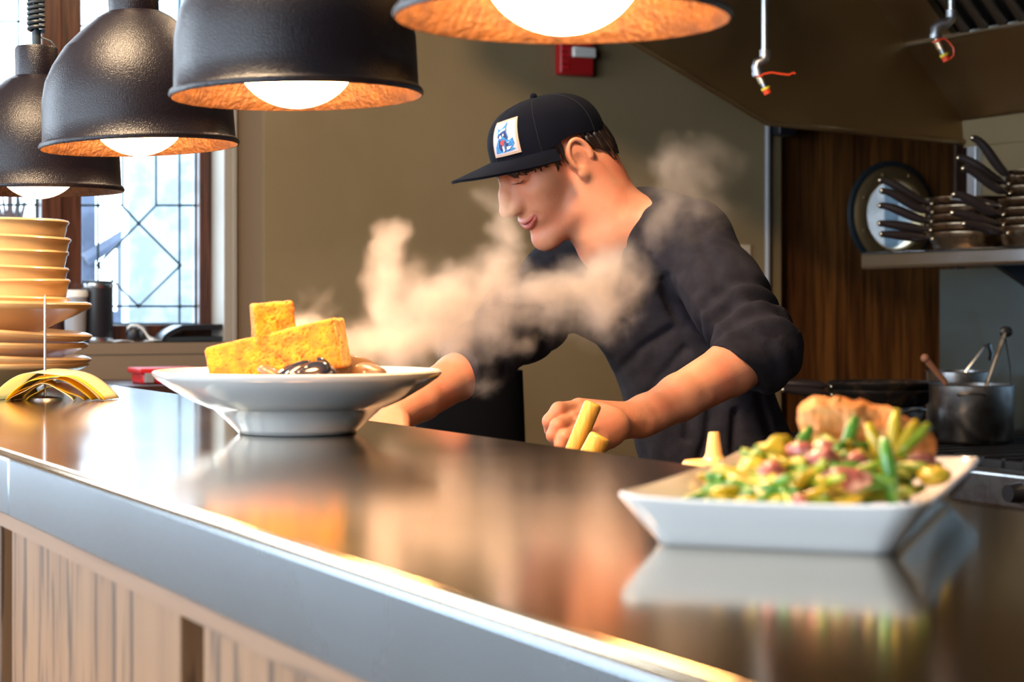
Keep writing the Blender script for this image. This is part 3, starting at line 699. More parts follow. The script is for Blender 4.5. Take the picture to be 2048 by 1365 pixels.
# ------------------------------------------------------------------ stove
zs = CZ-.32
st = thing('stove', 'black range with cast iron grates below the steel backsplash', 'stove', P(2.2, 3.08, 0))
m = MB(); m.ubox(.2, 4.0, 2.72, 3.486, .08, zs-.03); build('body', m, M['stove'], st, smooth=0, bevel=.01)
m = MB(); m.ubox(.2, 4.0, 2.68, 2.74, zs-.10, zs-.02); build('front_rail', m, M['pot'], st, smooth=0, bevel=.01)
for k in range(6):
    m = MB(); u0 = 3.98-k*.42
    for j in range(7): m.ubox(u0-.40+j*.066, u0-.388+j*.066, 2.76, 3.46, zs-.022, zs-.001)
    for n in (2.76, 3.0, 3.22, 3.448): m.ubox(u0-.40, u0, n, n+.014, zs-.026, zs-.006)
    build('grate', m, M['stove'], st, smooth=0)
    m = MB(); T = TR(P(u0-.2, 2.68, zs-.06), basis((UX[0], UX[1], 0), (0, 0, 1), (-NX[0], -NX[1], 0))); m.lathe([(.0001, .03), (.018, .03), (.022, 0), (.022, -.005)], 20, T)
    build('knob', m, M['black'], st)
for u in (.3, 3.9):
    for n in (2.8, 3.4):
        m = MB(); m.ubox(u-.03, u+.03, n-.03, n+.03, 0, .09); build('leg', m, M['stove'], st, smooth=0)
def make_pot(name, c, R, h, mt, label, handles=True, ang=0):
    r = thing(name, label, 'pot', c)
    m = MB(); T = TR(c); m.lathe([(.0001, 0), (R-.008, 0), (R, .008), (R, h), (R+.004, h+.002), (R+.004, h-.002+.004), (R-.003, h+.002), (R-.003, .008), (R-.01, .004), (.0001, .004)], 48, T)
    build('pot_body', m, mt, r, smooth=50)
    if handles:
        for s in (0, 1):
            a = math.radians(ang)+s*math.pi; d = Vector((math.cos(a), math.sin(a), 0)); t = Vector((-d.y, d.x, 0)); q = Vector(c)+Vector((0, 0, h*.86))
            m = MB(); m.tube([q+d*(R-.002)-t*.03, q+d*(R+.022)-t*.028+Vector((0, 0, .004)), q+d*(R+.030)+Vector((0, 0, .006)), q+d*(R+.022)+t*.028+Vector((0, 0, .004)), q+d*(R-.002)+t*.03], .0045, 8)
            build('pot_handle', m, mt, r)
    return r
def onstove(px, n): 
    p = onN(px, HY, n); return Vector((p.x, p.y, zs))
pc = onstove(1943, 3.02)
make_pot('stock_pot', pc, .100, .138, M['pot'], 'steel stock pot holding tongs at the right of the stove', True, -104)
pr = onstove(1918, 3.30)
make_pot('stock_pot', pr, .085, .155, M['pot'], 'second stock pot, half hidden behind the one with tongs', False)
ps = onstove(1762, 3.02)
make_pot('low_pot', ps, .112, .072, M['pot'], 'low silver pot under the two blackened frying pans', True, -60)
for k in range(2):
    p = make_pan('blackened_pan', .138-.004*k, .040, .125, .012-.006*k, ('panblack', 'handle'), label=['lower of two blackened frying pans resting on the low silver pot', 'upper of two blackened frying pans, open inside, on the low silver pot'][k], group='blackened pans on the stove', loc=(ps.x, ps.y, ps.z+.0745+k*.020))
    p.rotation_euler = (0, 0, math.radians(6-10*k))
def up(px, py, Y): return at(px, py, Y)
Yp = pc.y
m = MB(); m.tube([Vector((pc.x-.035, pc.y+.03, pc.z+.02)), up(1889, 763, Yp), up(1850, 717, Yp-.02)], [.007, .007, .009], 10); m.ball(up(1850, 717, Yp-.02), .011, 10, 8)
tag(build('wooden_spoon', m, mat('worn_wood', (.30, .13, .07), .6)), 'brown wooden spoon handle leaning left out of the stock pot', 'spoon')
tg = thing('tongs', 'steel tongs standing in the stock pot, tips up against the backsplash', 'tongs', (pc.x+.03, pc.y, pc.z+.02))
for s, mt in ((0, 'pan'), (1, 'blackrub')):
    m = MB(); a = Vector((pc.x+.02+.03*s, pc.y+.01, pc.z+.02)); b = up(1974+s*50, 766 if s == 0 else 800, Yp); c = up(2009, 667, Yp+.02)
    m.tube([a, b, b.lerp(c, .5)+Vector((.004*s, 0, 0)), c], [.009, .009, .010, .011] if s == 0 else [.004, .004, .004, .005], 8, flat=.5)
    build('tong_arm', m, M[mt], tg)
m = MB(); c = up(2012, 664, Yp+.02); m.ball(c, (.017, .008, .014), 12, 8); build('tong_hinge', m, M['black'], tg)
m = MB(); m.tube([Vector((pr.x, pr.y, pr.z+.02)), up(1928, 748, pr.y), up(1968, 696, pr.y+.02)], [.005, .005, .006], 8); m.tube([up(1968, 696, pr.y+.02), up(1978, 690, pr.y+.02), up(1982, 706, pr.y+.03), up(1980, 720, pr.y+.04)], .006, 8)
tag(build('ladle', m, M['chrome']), 'thin silver ladle handle rising from the rear stock pot', 'ladle')

# ------------------------------------------------------------------ the pass counter
ZT = CZ-.13; NF, NB = .362, .84
ct = thing('pass_counter', 'long brushed steel pass counter top running across the picture', 'countertop', P(1.6, .6, ZT-.06))
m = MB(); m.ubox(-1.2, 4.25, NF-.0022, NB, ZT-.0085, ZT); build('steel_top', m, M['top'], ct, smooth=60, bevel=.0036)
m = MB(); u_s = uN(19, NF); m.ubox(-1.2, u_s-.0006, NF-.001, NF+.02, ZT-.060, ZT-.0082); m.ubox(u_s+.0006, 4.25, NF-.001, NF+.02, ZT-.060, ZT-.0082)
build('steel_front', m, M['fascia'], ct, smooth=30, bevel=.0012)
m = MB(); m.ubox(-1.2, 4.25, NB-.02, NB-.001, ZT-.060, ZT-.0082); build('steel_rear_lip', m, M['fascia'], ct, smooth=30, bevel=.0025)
cb = thing('oak_counter_cabinet', 'oak panelled base under the steel pass counter', 'counter base', P(1.6, .6, 0))
m = MB(); m.ubox(-1.2, 4.25, NF+.004, NB, ZT-.075, ZT-.061); build('oak_rail', m, M['oak_u'], cb, smooth=0)
m = MB(); m.ubox(-1.15, 4.2, .42, NB-.02, .0, ZT-.076); build('carcass', m, M['oak_dark'], cb, smooth=0)
u1 = uN(28, .376); u0 = uN(365, .376); wd = u1-u0; gap = u0-uN(412, .376)
k = -2
while True:
    b = u1-k*(wd+gap); a = b-wd
    if b < -1.1: break
    if b < 4.2:
        m = MB(); m.ubox(max(a, -1.15), b, .374, .421, .06, ZT-.076); build('oak_panel', m, M['oak'], cb, smooth=0, bevel=.002)
    k += 1
# prep table behind it
pt = thing('prep_table', 'low steel prep table hidden behind the pass counter', 'table', P(1.5, 1.1, 0))
m = MB(); m.ubox(-.8, 3.4, .87, 1.30, .855, .88); build('tabletop', m, M['shelf'], pt, smooth=0, bevel=.003)
for u in (-.7, 1.3, 3.3):
    for n in (.91, 1.26):
        m = MB(); a = P(u, n, 0); m.tube([a, (a.x, a.y, .856)], .02, 12); build('leg', m, M['chrome'], pt)

# ------------------------------------------------------------------ heat lamps
def make_lamp(px, Y, zr, tilt, bulb, label, stem=.055):
    c = Vector(((px-HX)*Y/FPX, Y, CZ+zr))
    r = thing('heat_lamp', label, 'lamp', c, 'heat lamps hanging over the counter')
    r.location = c
    prof = [(.1205, .0), (.1222, .003), (.1205, .0065), (.1172, .009), (.1165, .03), (.1155, .058), (.1105, .082), (.101, .102), (.086, .124), (.066, .143), (.045, .160), (.034, .1665), (.0001, .1675)]
    inn = [(.1195, .0), (.1155, .010), (.1140, .056), (.109, .080), (.0995, .100), (.0845, .122), (.0645, .141), (.040, .156), (.0001, .158)]
    T = TR(c)
    m = MB(); m.lathe(prof, 96, T); build('shade', m, M['shade'], r, smooth=60)
    m = MB(); m.lathe(inn, 96, T); build('shade_lining', m, M['copper'], r, smooth=60, fixn=False)
    m = MB(); m.lathe([(.0305, .163), (.0305, .206), (.0285, .2095), (.0001, .2095)], 40, T); build('lamp_cap', m, M['shade'], r, smooth=50)
    m = MB(); m.ball((c.x, c.y, c.z+.040), (.058, .058, .050), 40, 24); build('bulb', m, bulb, r)
    m = MB(); m.lathe([(.022, .085), (.022, .157), (.0001, .157)], 24, T); build('socket', m, M['black'], r)
    m = MB(); m.tube([(c.x, c.y, c.z+.209), (c.x, c.y, c.z+.232)], .0065, 12)
    m.tube([Vector((c.x+.005, c.y, c.z+.224)), Vector((c.x+.020, c.y, c.z+.218)), Vector((c.x+.029, c.y, c.z+.208)), Vector((c.x+.0305, c.y, c.z+.18))], .0014, 6); build('hanger', m, M['blackrub'], r)
    m = MB(); pts = []; n = 26*14
    for i in range(n):
        a = i/14*2*math.pi; pts.append((c.x+.0105*math.cos(a), c.y+.0105*math.sin(a), c.z+.232+i/14*.0072))
    m.tube(pts, .0030, 7)
    m.tube([(c.x, c.y, c.z+.23), (c.x, c.y, H-.03)], .004, 8)
    build('coiled_cord', m, M['blackrub'], r)
    m = MB(); m.lathe([(.0001, 0), (.05, 0), (.055, -.01), (.05, -.03), (.0001, -.03)], 32, TR((c.x, c.y, H))); build('ceiling_rose', m, M['black'], r)
    r.rotation_euler = (0, math.radians(tilt), 0)
    return r
make_lamp(1124, 1.33, .2085, .4, M['bulb'], 'nearest heat lamp, cropped by the top edge, above the fire alarm')
make_lamp(594, 1.78, .2045, -1.2, M['bulb'], 'second nearest heat lamp, black dome above the steaming bowl')
make_lamp(280, 2.28, .2000, -2.6, M['bulb'], 'third heat lamp from the camera, in front of the leaded window')
make_lamp(77, 2.67, .1700, -.8, M['bulb_dim'], 'farthest heat lamp, its dim bulb and coiled cord at the left edge')

def warm_light(name, loc, tgt, size, power, col=(1, .72, .45)):
    l = bpy.data.lights.new(name, 'AREA'); l.shape = 'DISK'; l.size = size; l.energy = power; l.color = col
    o = bpy.data.objects.new(name, l); COL.objects.link(o); o.location = loc; o.rotation_euler = (Vector(tgt)-Vector(loc)).to_track_quat('-Z', 'Y').to_euler(); return o
warm_light('added_warm_fill', P(1.9, .1, 2.95), P(2.3, 1.4, 1.2), .35, 80)  # unseen warm fill, added to brighten the cook
warm_light('added_warm_fill', P(3.2, 1.9, 2.95), P(3.6, 2.6, 0), .35, 45)  # second unseen fill, added to lift the stove side
# ------------------------------------------------------------------ wide bowl with cornbread and mussels
def on_top(px, Y): return Vector(((px-HX)*Y/FPX, Y, ZT))
bc = on_top(596, 1.95)
bprof = [(.0001, .003), (.052, .003), (.056, 0), (.062, .0005), (.067, .006), (.077, .016), (.089, .0265), (.0945, .0280), (.112, .0360), (.133, .0485), (.1475, .0585), (.1512, .0625), (.1515, .0650), (.1490, .0668), (.1450, .0655), (.1240, .0560), (.1000, .0450), (.0800, .0320), (.0650, .0160), (.0450, .0090), (.0001, .0080)]
m = MB(); m.lathe(bprof, 96, TR(bc))
bowl = tag(build('pasta_bowl', m, M['china'], smooth=50), 'wide white footed bowl holding cornbread and mussels on the steel counter', 'bowl')
m = MB(); m.lathe([(.0001, .034), (.05, .0345), (.0815, .0345)], 48, TR(bc)); 
m.lathe([(.0001, .020), (.06, .020), (.0815, .0345)], 48, TR(bc))
tag(build('broth', m, M['sauce'], smooth=50), 'brown broth in the bottom of the wide white bowl', 'broth')

def bread_block(name, c, size, R, label, seed, mats, taper=0):
    """rough-cut block: dense grid box with crumbly displacement; material by face: 0 crumb, 1 crust, 2 pale end"""
    sx, sy, sz = size; m = MB(); vi = {}
    nx, ny, nz = [max(4, int(s/.0011)) for s in size]
    def vid(i, j, k):
        key = (i, j, k)
        if key not in vi:
            x, y, z = (i/nx-.5)*sx, (j/ny-.5)*sy, (k/nz-.5)*sz
            # round the corners
            r = .0035; q = Vector((x, y, z)); ins = Vector((max(-sx/2+r, min(sx/2-r, x)), max(-sy/2+r, min(sy/2-r, y)), max(-sz/2+r, min(sz/2-r, z))))
            d = q-ins
            if d.length > 1e-9: q = ins+d.normalized()*r*min(1, d.length/r)
            n = q.normalized()
            s1 = mn.noise(q*90+Vector((seed, 0, 0))); s2 = mn.noise(q*420+Vector((0, seed, 0))); s3 = mn.noise(q*900+Vector((0, 0, seed)))
            q = q+n*(.0014*s1+.0006*s2+.0004*s3-(.0014 if s2 < -.40 else 0))
            q.z += taper*(x/sx)*(z/sz)*sz
            vi[key] = len(m.v); m.v.append(R @ q+Vector(c))
        return vi[key]
    def quad(a, b, cc, d, mi): m.f.append((a, b, cc, d)); m.m.append(mi)
    for i in range(nx):
        for j in range(ny):
            quad(vid(i, j, 0), vid(i, j+1, 0), vid(i+1, j+1, 0), vid(i+1, j, 0), 1); quad(vid(i, j, nz), vid(i+1, j, nz), vid(i+1, j+1, nz), vid(i, j+1, nz), 1)
    for i in range(nx):
        for k in range(nz):
            quad(vid(i, 0, k), vid(i+1, 0, k), vid(i+1, 0, k+1), vid(i, 0, k+1), 0); quad(vid(i, ny, k), vid(i, ny, k+1), vid(i+1, ny, k+1), vid(i+1, ny, k), 0)
    for j in range(ny):
        for k in range(nz):
            quad(vid(0, j, k), vid(0, j, k+1), vid(0, j+1, k+1), vid(0, j+1, k), 1); quad(vid(nx, j, k), vid(nx, j+1, k), vid(nx, j+1, k+1), vid(nx, j, k+1), 2)
    return build(name, m, mats, smooth=True, label=None)
Ry = lambda a: Matrix.Rotation(math.radians(a), 3, 'Y'); Rz = lambda a: Matrix.Rotation(math.radians(a), 3, 'Z'); Rx = lambda a: Matrix.Rotation(math.radians(a), 3, 'X')
c = at(557, 711, 1.945)
tag(bread_block('cornbread_slab', c, (.143, .044, .0485), Rz(-9) @ Ry(-11.5), '', 3.3, [M['bread'], M['crust'], M['crumb_l']], taper=.16), 'long thick finger of golden cornbread lying tilted across the bowl', 'cornbread')
c = at(546, 646, 1.945)
tag(bread_block('cornbread_piece', c, (.043, .036, .043), Rz(14) @ Ry(-5), '', 8.1, [M['bread'], M['crust'], M['crust']]), 'small square piece of cornbread standing on top of the long slab', 'cornbread')

def shell_half(m, c, L, R, open_a=0, mi=0):
    """mussel valve: pointed oval dome with thickness"""
    def fn(u, v):
        a = u*math.pi*2; r = v
        x = math.cos(a)*L*.5; y = math.sin(a)*L*.27*(1-.35*math.cos(a))
        return R @ Vector((x*r, y*r, L*.20*math.sqrt(max(0, 1-r*r))))+Vector(c)
    m.sheet(fn, 28, 8, .0012, mi)
specs = [((585, 752), 1.86, .050, (20, -28, 12), 'mussel', 'dark blue mussel shell under the middle of the cornbread slab'),
         ((617, 753), 1.85, .050, (200, 20, -30), 'mussel', 'glossy mussel shell with a bright rim below the right half of the slab'),
         ((655, 754), 1.87, .044, (10, 60, 10), 'mussel', 'black mussel shell low in the bowl at the slab\'s right end'),
         ((712, 738), 1.97, .050, (25, 0, 78), 'mussel_o', 'brown mussel shell standing up behind the right end of the slab'),
         ((738, 748), 1.95, .040, (-20, 0, 70), 'mussel_o', 'rightmost brown mussel shell leaning on the bowl wall'),
         ((548, 757), 1.87, .040, (-20, 30, 0), 'mussel_o', 'small brown shell peeking out under the slab, leftmost of the shells')]
for (px, py), Y, L, (a, b, g), mt, lb in specs:
    m = MB(); shell_half(m, at(px, py, Y), L, Rz(a) @ Ry(b) @ Rx(g))
    tag(build('mussel_shell', m, M[mt], smooth=True, fixn=False), lb, 'mussel shell', 'mussels in the wide bowl')

# ------------------------------------------------------------------ rectangular platter
P0 = at(1222, 1004, .998)      # near left rim corner
P1 = at(1850, 1022, .953); P3 = P0+Vector((.120, .302, 0))
ex = Vector((.944, -.330, 0)).normalized(); Wp = .168; ey = Vector((-ex.y, ex.x, 0)); Lp = .330; P0 = P1-ex*Wp
pc0 = Vector((P0.x, P0.y, ZT))+ex*Wp/2+ey*Lp/2
PM = Matrix(((ex.x, ey.x, 0, pc0.x), (ex.y, ey.y, 0, pc0.y), (0, 0, 1, ZT), (0, 0, 0, 1)))
def rrect(hx, hy, r, z, n=8, lift=0):
    o = []
    for cx, cy, a0 in ((hx-r, hy-r, 0), (-hx+r, hy-r, 90), (-hx+r, -hy+r, 180), (hx-r, -hy+r, 270)):
        for i in range(n+1):
            a = math.radians(a0+90*i/n); o.append((cx+r*math.cos(a), cy+r*math.sin(a), z))
    # subdivide the sides so that the lift curve bends smoothly
    q = []
    for i in range(len(o)):
        a, b = Vector(o[i]), Vector(o[(i+1) % len(o)]); k = 10 if (b-a).length > .03 else 1
        for j in range(k): q.append(a.lerp(b, j/k))
    for p in q:
        t = (abs(p.x)/hx)**4*(abs(p.y)/hy)**4; p.z += lift*t
    return q
m = MB(); hx, hy = Wp/2, Lp/2; rings = []
for dx, r, z, lf in [(-.042, .012, .0022, 0), (-.0215, .012, .0022, 0), (-.0205, .012, 0, 0), (-.0185, .012, .0006, 0), (-.0165, .013, .0050, 0), (-.0085, .016, .0150, 0), (-.0015, .017, .0240, .002), (0, .017, .0262, .003), (-.0012, .0165, .0278, .003), (-.0040, .015, .0270, .003), (-.0140, .014, .0160, .001), (-.0230, .014, .0080, 0), (-.0300, .014, .0060, 0), (-.042, .012, .0056, 0)]:
    rings.append(rrect(hx+dx, hy+dx, r, z, 8, lf))
n = len(rings[0]); v = [p for r_ in rings for p in r_]; f = []
for i in range(len(rings)-1):
    for k in range(n): f.append((i*n+k, i*n+(k+1) % n, (i+1)*n+(k+1) % n, (i+1)*n+k))
f.append(tuple(range(n))[::-1]); f.append(tuple((len(rings)-1)*n+k for k in range(n)))
m.add(v, f, 0, PM)
tag(build('rectangular_platter', m, M['china'], smooth=50), 'white rectangular platter of green beans and bacon, nearest dish on the counter', 'platter')

# mound height over the platter (local metres)
def mound(x, y):
    a = max(0, 1-((x-.004)/.062)**2-((y+.012)/.125)**2)
    return .008+.034*math.sqrt(a)
def bean(c, L, yaw, pitch, bend, rad):
    pts = []; n = 7
    for i in range(n):
        t = i/(n-1)-.5
        pts.append(Vector((t*L, bend*(.25-t*t)*L, 0)))
    R = Rz(yaw) @ Ry(-pitch); rr = [rad*q for q in (.72, .95, 1, 1.02, 1, .95, .72)]
    return [R @ p+Vector(c) for p in pts], rr
lbl = {'bean_g': ('green bean piece lying in the heap on the white platter', 'green beans on the platter'),
       'bean_y': ('yellow wax bean piece lying in the heap on the white platter', 'yellow beans on the platter'),
       'bean_l': ('lime coloured bean piece lying in the heap on the white platter', 'lime beans on the platter')}
def put_bean(c, L, yaw, pitch, mt, bend=.3, rad=.0036, label=None):
    pts, rr = bean(c, L, yaw, pitch, bend, rad); m = MB(); m.tube([PM @ p for p in pts], rr, 8)
    o = build('bean', m, M[mt], smooth=True); tag(o, label or lbl[mt][0], 'bean', lbl[mt][1]); return o
rb = random.Random(11)
for i in range(215):
    while True:
        x = rb.uniform(-.060, .052); y = rb.uniform(-.128, .105)
        if ((x+.004)/.056)**2+((y+.012)/.122)**2 < 1 and not (y > .085): break
    lay = rb.random()
    z = mound(x, y)*(1 if lay > .35 else .6)+.002
    mt = rb.choice(['bean_g', 'bean_l', 'bean_y', 'bean_y', 'bean_g', 'bean_l'])
    pitch = rb.uniform(-22, 22)
    L = rb.uniform(.028, .050); z = max(z, .0125+abs(math.sin(math.radians(pitch)))*L/2)
    put_bean((x, y, z), L, rb.uniform(0, 180), pitch, mt, rb.uniform(-.5, .5), rb.uniform(.0027, .0037))
Mi = PM.inverted()
def ploc(px, py, Y): return Mi @ at(px, py, Y)
up_b = [((1786, 878), 1.12, .036, 80, 'bean_y', 'tallest yellow bean standing up from the heap'), ((1806, 882), 1.12, .030, 52, 'bean_y', 'yellow bean leaning right beside the tallest upright one'),
        ((1752, 890), 1.12, .028, 108, 'bean_y', 'yellow bean leaning left of the tallest upright one'), ((1826, 880), 1.12, .028, 40, 'bean_l', 'lime bean tip pointing up to the right of the upright cluster'), ((1700, 870), 1.14, .024, 70, 'bean_g', 'green bean tip standing up behind the bacon'),
        ((1778, 945), 1.05, .040, 96, 'bean_g', 'green bean stem hanging upright down the near side of the heap'), ((1605, 885), 1.14, .022, 60, 'bean_g', 'green bean end poking up beside the fried crust')]
for (px, py), Y, L, ang, mt, lb in up_b:
    c = ploc(px, py, Y); a = math.radians(ang)
    R = Matrix.Rotation(-a, 3, 'Y'); m = MB(); d = Vector((math.cos(a), .15, math.sin(a))).normalized()
    w = at(px, py, Y); m.tube([w-d*L/2, w-d*L*.2, w+d*L*.2, w+d*L*.5], [.0034, .0042, .0042, .0026], 8)
    o = build('bean', m, M[mt], smooth=True); tag(o, lb, 'bean', lbl[mt][1])
# bacon
def lump(c, r, seed, name, mt, R=None, sub=(28, 18), amp=.22, fr=160):
    m = MB(); m.ball((0, 0, 0), (1, 1, 1), *sub); V = []
    R = R or Matrix.Identity(3)
    for p in m.v:
        q = Vector((p.x*r[0], p.y*r[1], p.z*r[2])); s_ = 1+amp*mn.noise(q*fr+Vector((seed, seed*2, 0)))+amp*.4*mn.noise(q*fr*3+Vector((0, seed, 0)))
        V.append(R @ (q*s_)+Vector(c))
    m.v = V; return build(name, m, M[mt], smooth=True)
bl = ['large curled bacon piece in the middle front of the beans', 'bacon piece high on the left centre of the bean heap', 'bacon piece at the left of the heap beside yellow beans', 'small bacon piece low left of the heap', 'pale bacon piece near the fried crust\'s left end', 'orange-edged bacon piece right of the pale one', 'bacon piece at the right edge of the heap', 'small bacon crumb between beans near the front rim', 'bacon piece just behind the large curled one']
for i, ((px, py), Y, r) in enumerate([((1694, 960), 1.035, (.014, .008, .007)), ((1648, 922), 1.07, (.011, .009, .008)), ((1543, 950), 1.06, (.010, .008, .008)), ((1553, 975), 1.05, (.008, .007, .007)), ((1602, 903), 1.10, (.009, .007, .006)), ((1645, 905), 1.11, (.010, .008, .007)), ((1842, 925), 1.12, (.009, .008, .006)), ((1598, 1003), 1.01, (.006, .005, .004)), ((1712, 925), 1.08, (.008, .007, .006))]):
    tag(lump(at(px, py, Y), r, i*3.7, 'bacon_piece', 'bacon', Rz(i*37)), bl[i], 'bacon', 'bacon on the platter')
# yellow corn/butter pieces, left of the heap
for i, ((px, py), Y, r) in enumerate([((1540, 912), 1.11, (.012, .010, .008)), ((1562, 900), 1.13, (.010, .008, .009)), ((1508, 935), 1.08, (.010, .009, .006)), ((1868, 952), 1.09, (.010, .010, .006))]):
    tag(lump(at(px, py, Y), r, i*5.1+1, 'yellow_pepper_piece', 'bean_y', Rz(i*50)), ['yellow lump at the top left of the bean heap', 'yellow lump beside the fried crust\'s left end', 'yellow lump low on the left slope of the heap', 'yellow lump at the right end of the heap'][i], 'pepper piece', 'yellow pieces on the platter')
# fried fillet lying across the back
m = MB(); a, b = at(1592, 846, 1.205), at(1868, 905, 1.20)
def fil(u, v):
    return None
pts = [a.lerp(b, t) for t in np.linspace(0, 1, 71)]
for i, p in enumerate(pts): p.z += .006*math.sin(i/70*math.pi)
m.tube(pts, list(np.interp(np.linspace(0, 1, 71), [0, .02, .06, .13, .25, .4, .55, .7, .85, .95, 1], [.002, .008, .013, .0165, .0175, .0165, .016, .0155, .0145, .010, .003])), 72, flat=1.0)
V = []
for p in m.v: V.append(p+Vector((0, 0, 1))*0+Vector((mn.noise(p*70), mn.noise(p*70+Vector((5, 0, 0))), mn.noise(p*70+Vector((0, 9, 0)))))*.0045+Vector((mn.noise(p*260), mn.noise(p*260+Vector((5, 0, 0))), mn.noise(p*260+Vector((0, 9, 0)))))*.0014)
m.v = V
tag(build('fried_fillet', m, M['fry'], smooth=True), 'long golden-brown fried fillet lying behind the beans on the platter', 'fried fillet')

# ------------------------------------------------------------------ stacked bowls at the left
def bowl_prof(R, h, rim=.022, th=.005):
    return [(.0001, 0), (R*.42, 0), (R*.46, .003), (R*.62, h*.30), (R*.86, h*.62), (R*.91, h*.70), (R*.965, h*.78), (R*.99, h*.82), (R+.001, h*.88), (R+.002, h*.94), (R-.001, h), (R-.007, h+.001), (R*.90, h*.82), (R*.60, h*.36), (R*.40, .007), (.0001, .006)]
sc0 = on_top(-8, 3.03)
lows = [(.145, .045, 0, 3), (.147, .045, 3.0, 2), (.147, .045, 1.5, -2), (.148, .045, 4.5, 2), (.150, .052, 1.0, 1)]
lbs = ['lowest wide cream bowl of the lower stack', 'second wide cream bowl from the bottom of the stack', 'middle wide cream bowl of the lower stack, tilted', 'second wide cream bowl below the narrow bowls', 'top wide cream bowl carrying the narrow bowls']
z = 0
for i, (R, h, ty, ox) in enumerate(lows):
    m = MB(); m.lathe(bowl_prof(R, h), 72, TR((sc0.x+ox*.001, sc0.y, ZT+z), Matrix.Rotation(math.radians(ty), 4, 'Y')))
    o = tag(build('wide_bowl', m, M['china_c'], smooth=50), lbs[i], 'bowl', 'wide bowls in the left stack'); z += [.014, .020, .022, .036, 0][i]
lbs = ['lowest narrow cream bowl, sitting on the wide bowls', 'second narrow cream bowl from the bottom of the column', 'third narrow cream bowl up the column', 'middle narrow cream bowl of the column', 'fifth narrow cream bowl up the column', 'sixth narrow cream bowl up the column', 'second narrow cream bowl from the top', 'topmost narrow cream bowl, its rim against the window']
z = .118
def nprof(R, h): return [(.0001, 0), (R*.90, 0), (R*.945, .003), (R*.957, h*.28), (R*.972, h*.5), (R*.985, h*.76), (R, h*.82), (R+.002, h*.90), (R, h*.98), (R-.003, h), (R*.962, h*.7), (R*.960, h*.32), (R*.88, .008), (.0001, .007)]
for i in range(6):
    m = MB(); R = .116+.0014*math.sin(i*2.1); m.lathe(nprof(R, .036), 72, TR((sc0.x-.0005+.0012*math.sin(i*1.7), sc0.y, ZT+z), Matrix.Rotation(math.radians([1.5, -1, 2, .5, 2.2, 0, 1.8, 2.6][i]), 4, 'Y')))
    tag(build('narrow_bowl', m, M['china_c'], smooth=50), lbs[i], 'bowl', 'narrow bowls in the left stack'); z += .0246
# bowl inside the stack foot: a support so the column sits in the top wide bowl

# ------------------------------------------------------------------ ticket spike with yellow papers
Yq = 2.67; k0 = at(90, 800, Yq); kx, ky = k0.x, k0.y
sp = thing('ticket_spike', 'thin upright steel ticket spike standing on the counter at the left', 'ticket spike', (kx, ky, ZT))
m = MB(); zt_ = CZ+(HY-590)*Yq/FPX; m.tube([(kx, ky, ZT+.004), (kx, ky, zt_-.01), (kx, ky, zt_)], [.0017, .0017, .0004], 8); build('needle', m, M['steelpin'], sp)
m = MB(); m.lathe([(.0001, .005), (.020, .005), (.024, .003), (.025, 0), (.0001, 0)], 28, TR((kx, ky, ZT))); build('spike_base', m, M['castiron'], sp)
def ticket(x0, x1, hgt, yc, wid, sk, mt, label, skew=0, p=1.0, z0=.0008):
    m = MB()
    def fn(u, v):
        x = x0+(x1-x0)*u; s = math.sin(math.pi*u**p)
        return Vector((x+skew*(v-.5), yc+(v-.5)*wid, ZT+z0+hgt*s**.8+.003*math.sin(u*9+sk)*math.sin(math.pi*u)+.004*(v-.5)*math.sin(math.pi*u)))
    m.sheet(fn, 34, 8, -.0006)
    return tag(build('paper_ticket', m, M[mt], smooth=True, fixn=True), label, 'paper', 'paper tickets on the spike')
s_ = Yq/FPX
X = lambda px: (px-HX)*s_
ticket(X(4), X(219), .0430, ky, .075, 0, 'paper_l', 'outermost pale yellow ticket arching over the others', .012, .92)
ticket(X(20), X(214), .0375, ky-.004, .078, 1, 'paper', 'bright yellow ticket just under the pale outer one', -.01, .97)
ticket(X(30), X(196), .0300, ky+.003, .070, 2, 'paper', 'middle yellow ticket of the curled bundle', .006, 1.05)
ticket(X(22), X(150), .0230, ky-.002, .072, 3, 'paper_l', 'inner pale ticket curling low on the left of the bundle', -.012, 1.1)
ticket(X(62), X(176), .0180, ky+.002, .060, 4, 'paper', 'innermost yellow ticket near the spike base', 0, .9)

# ------------------------------------------------------------------ window sill things
def onsill(px, u=UA+.05): p = onU(px, HY, u); return Vector((p.x, p.y, z_sill))
s = onsill(195); tm = thing('tumbler', 'tall black travel tumbler with silver rings on the window sill', 'tumbler', s)
m = MB(); m.lathe([(.0001, .008), (.040, .008), (.041, .01), (.0415, .150), (.0001, .150)], 40, TR(s)); build('sleeve', m, M['black'], tm)
m = MB(); m.lathe([(.0001, 0), (.0405, 0), (.042, .004), (.042, .014), (.0001, .014)], 40, TR(s)); m.lathe([(.0415, .147), (.043, .150), (.043, .158), (.0001, .158)], 40, TR(s)); build('steel_rings', m, M['chrome'], tm)
m = MB(); m.lathe([(.0001, .157), (.041, .157), (.040, .166), (.0001, .168)], 40, TR(s)); build('lid', m, M['blackrub'], tm)
s = onsill(151, UA+.03); cu = thing('paper_cup', 'short grey cup with a pale lid left of the black tumbler', 'cup', s)
m = MB(); m.lathe([(.0001, 0), (.026, 0), (.031, .128), (.0001, .128)], 36, TR(s)); build('cup_body', m, M['grey'], cu)
m = MB(); m.lathe([(.033, .122), (.033, .136), (.029, .141), (.0001, .141)], 36, TR(s)); build('cup_lid', m, M['white'], cu)
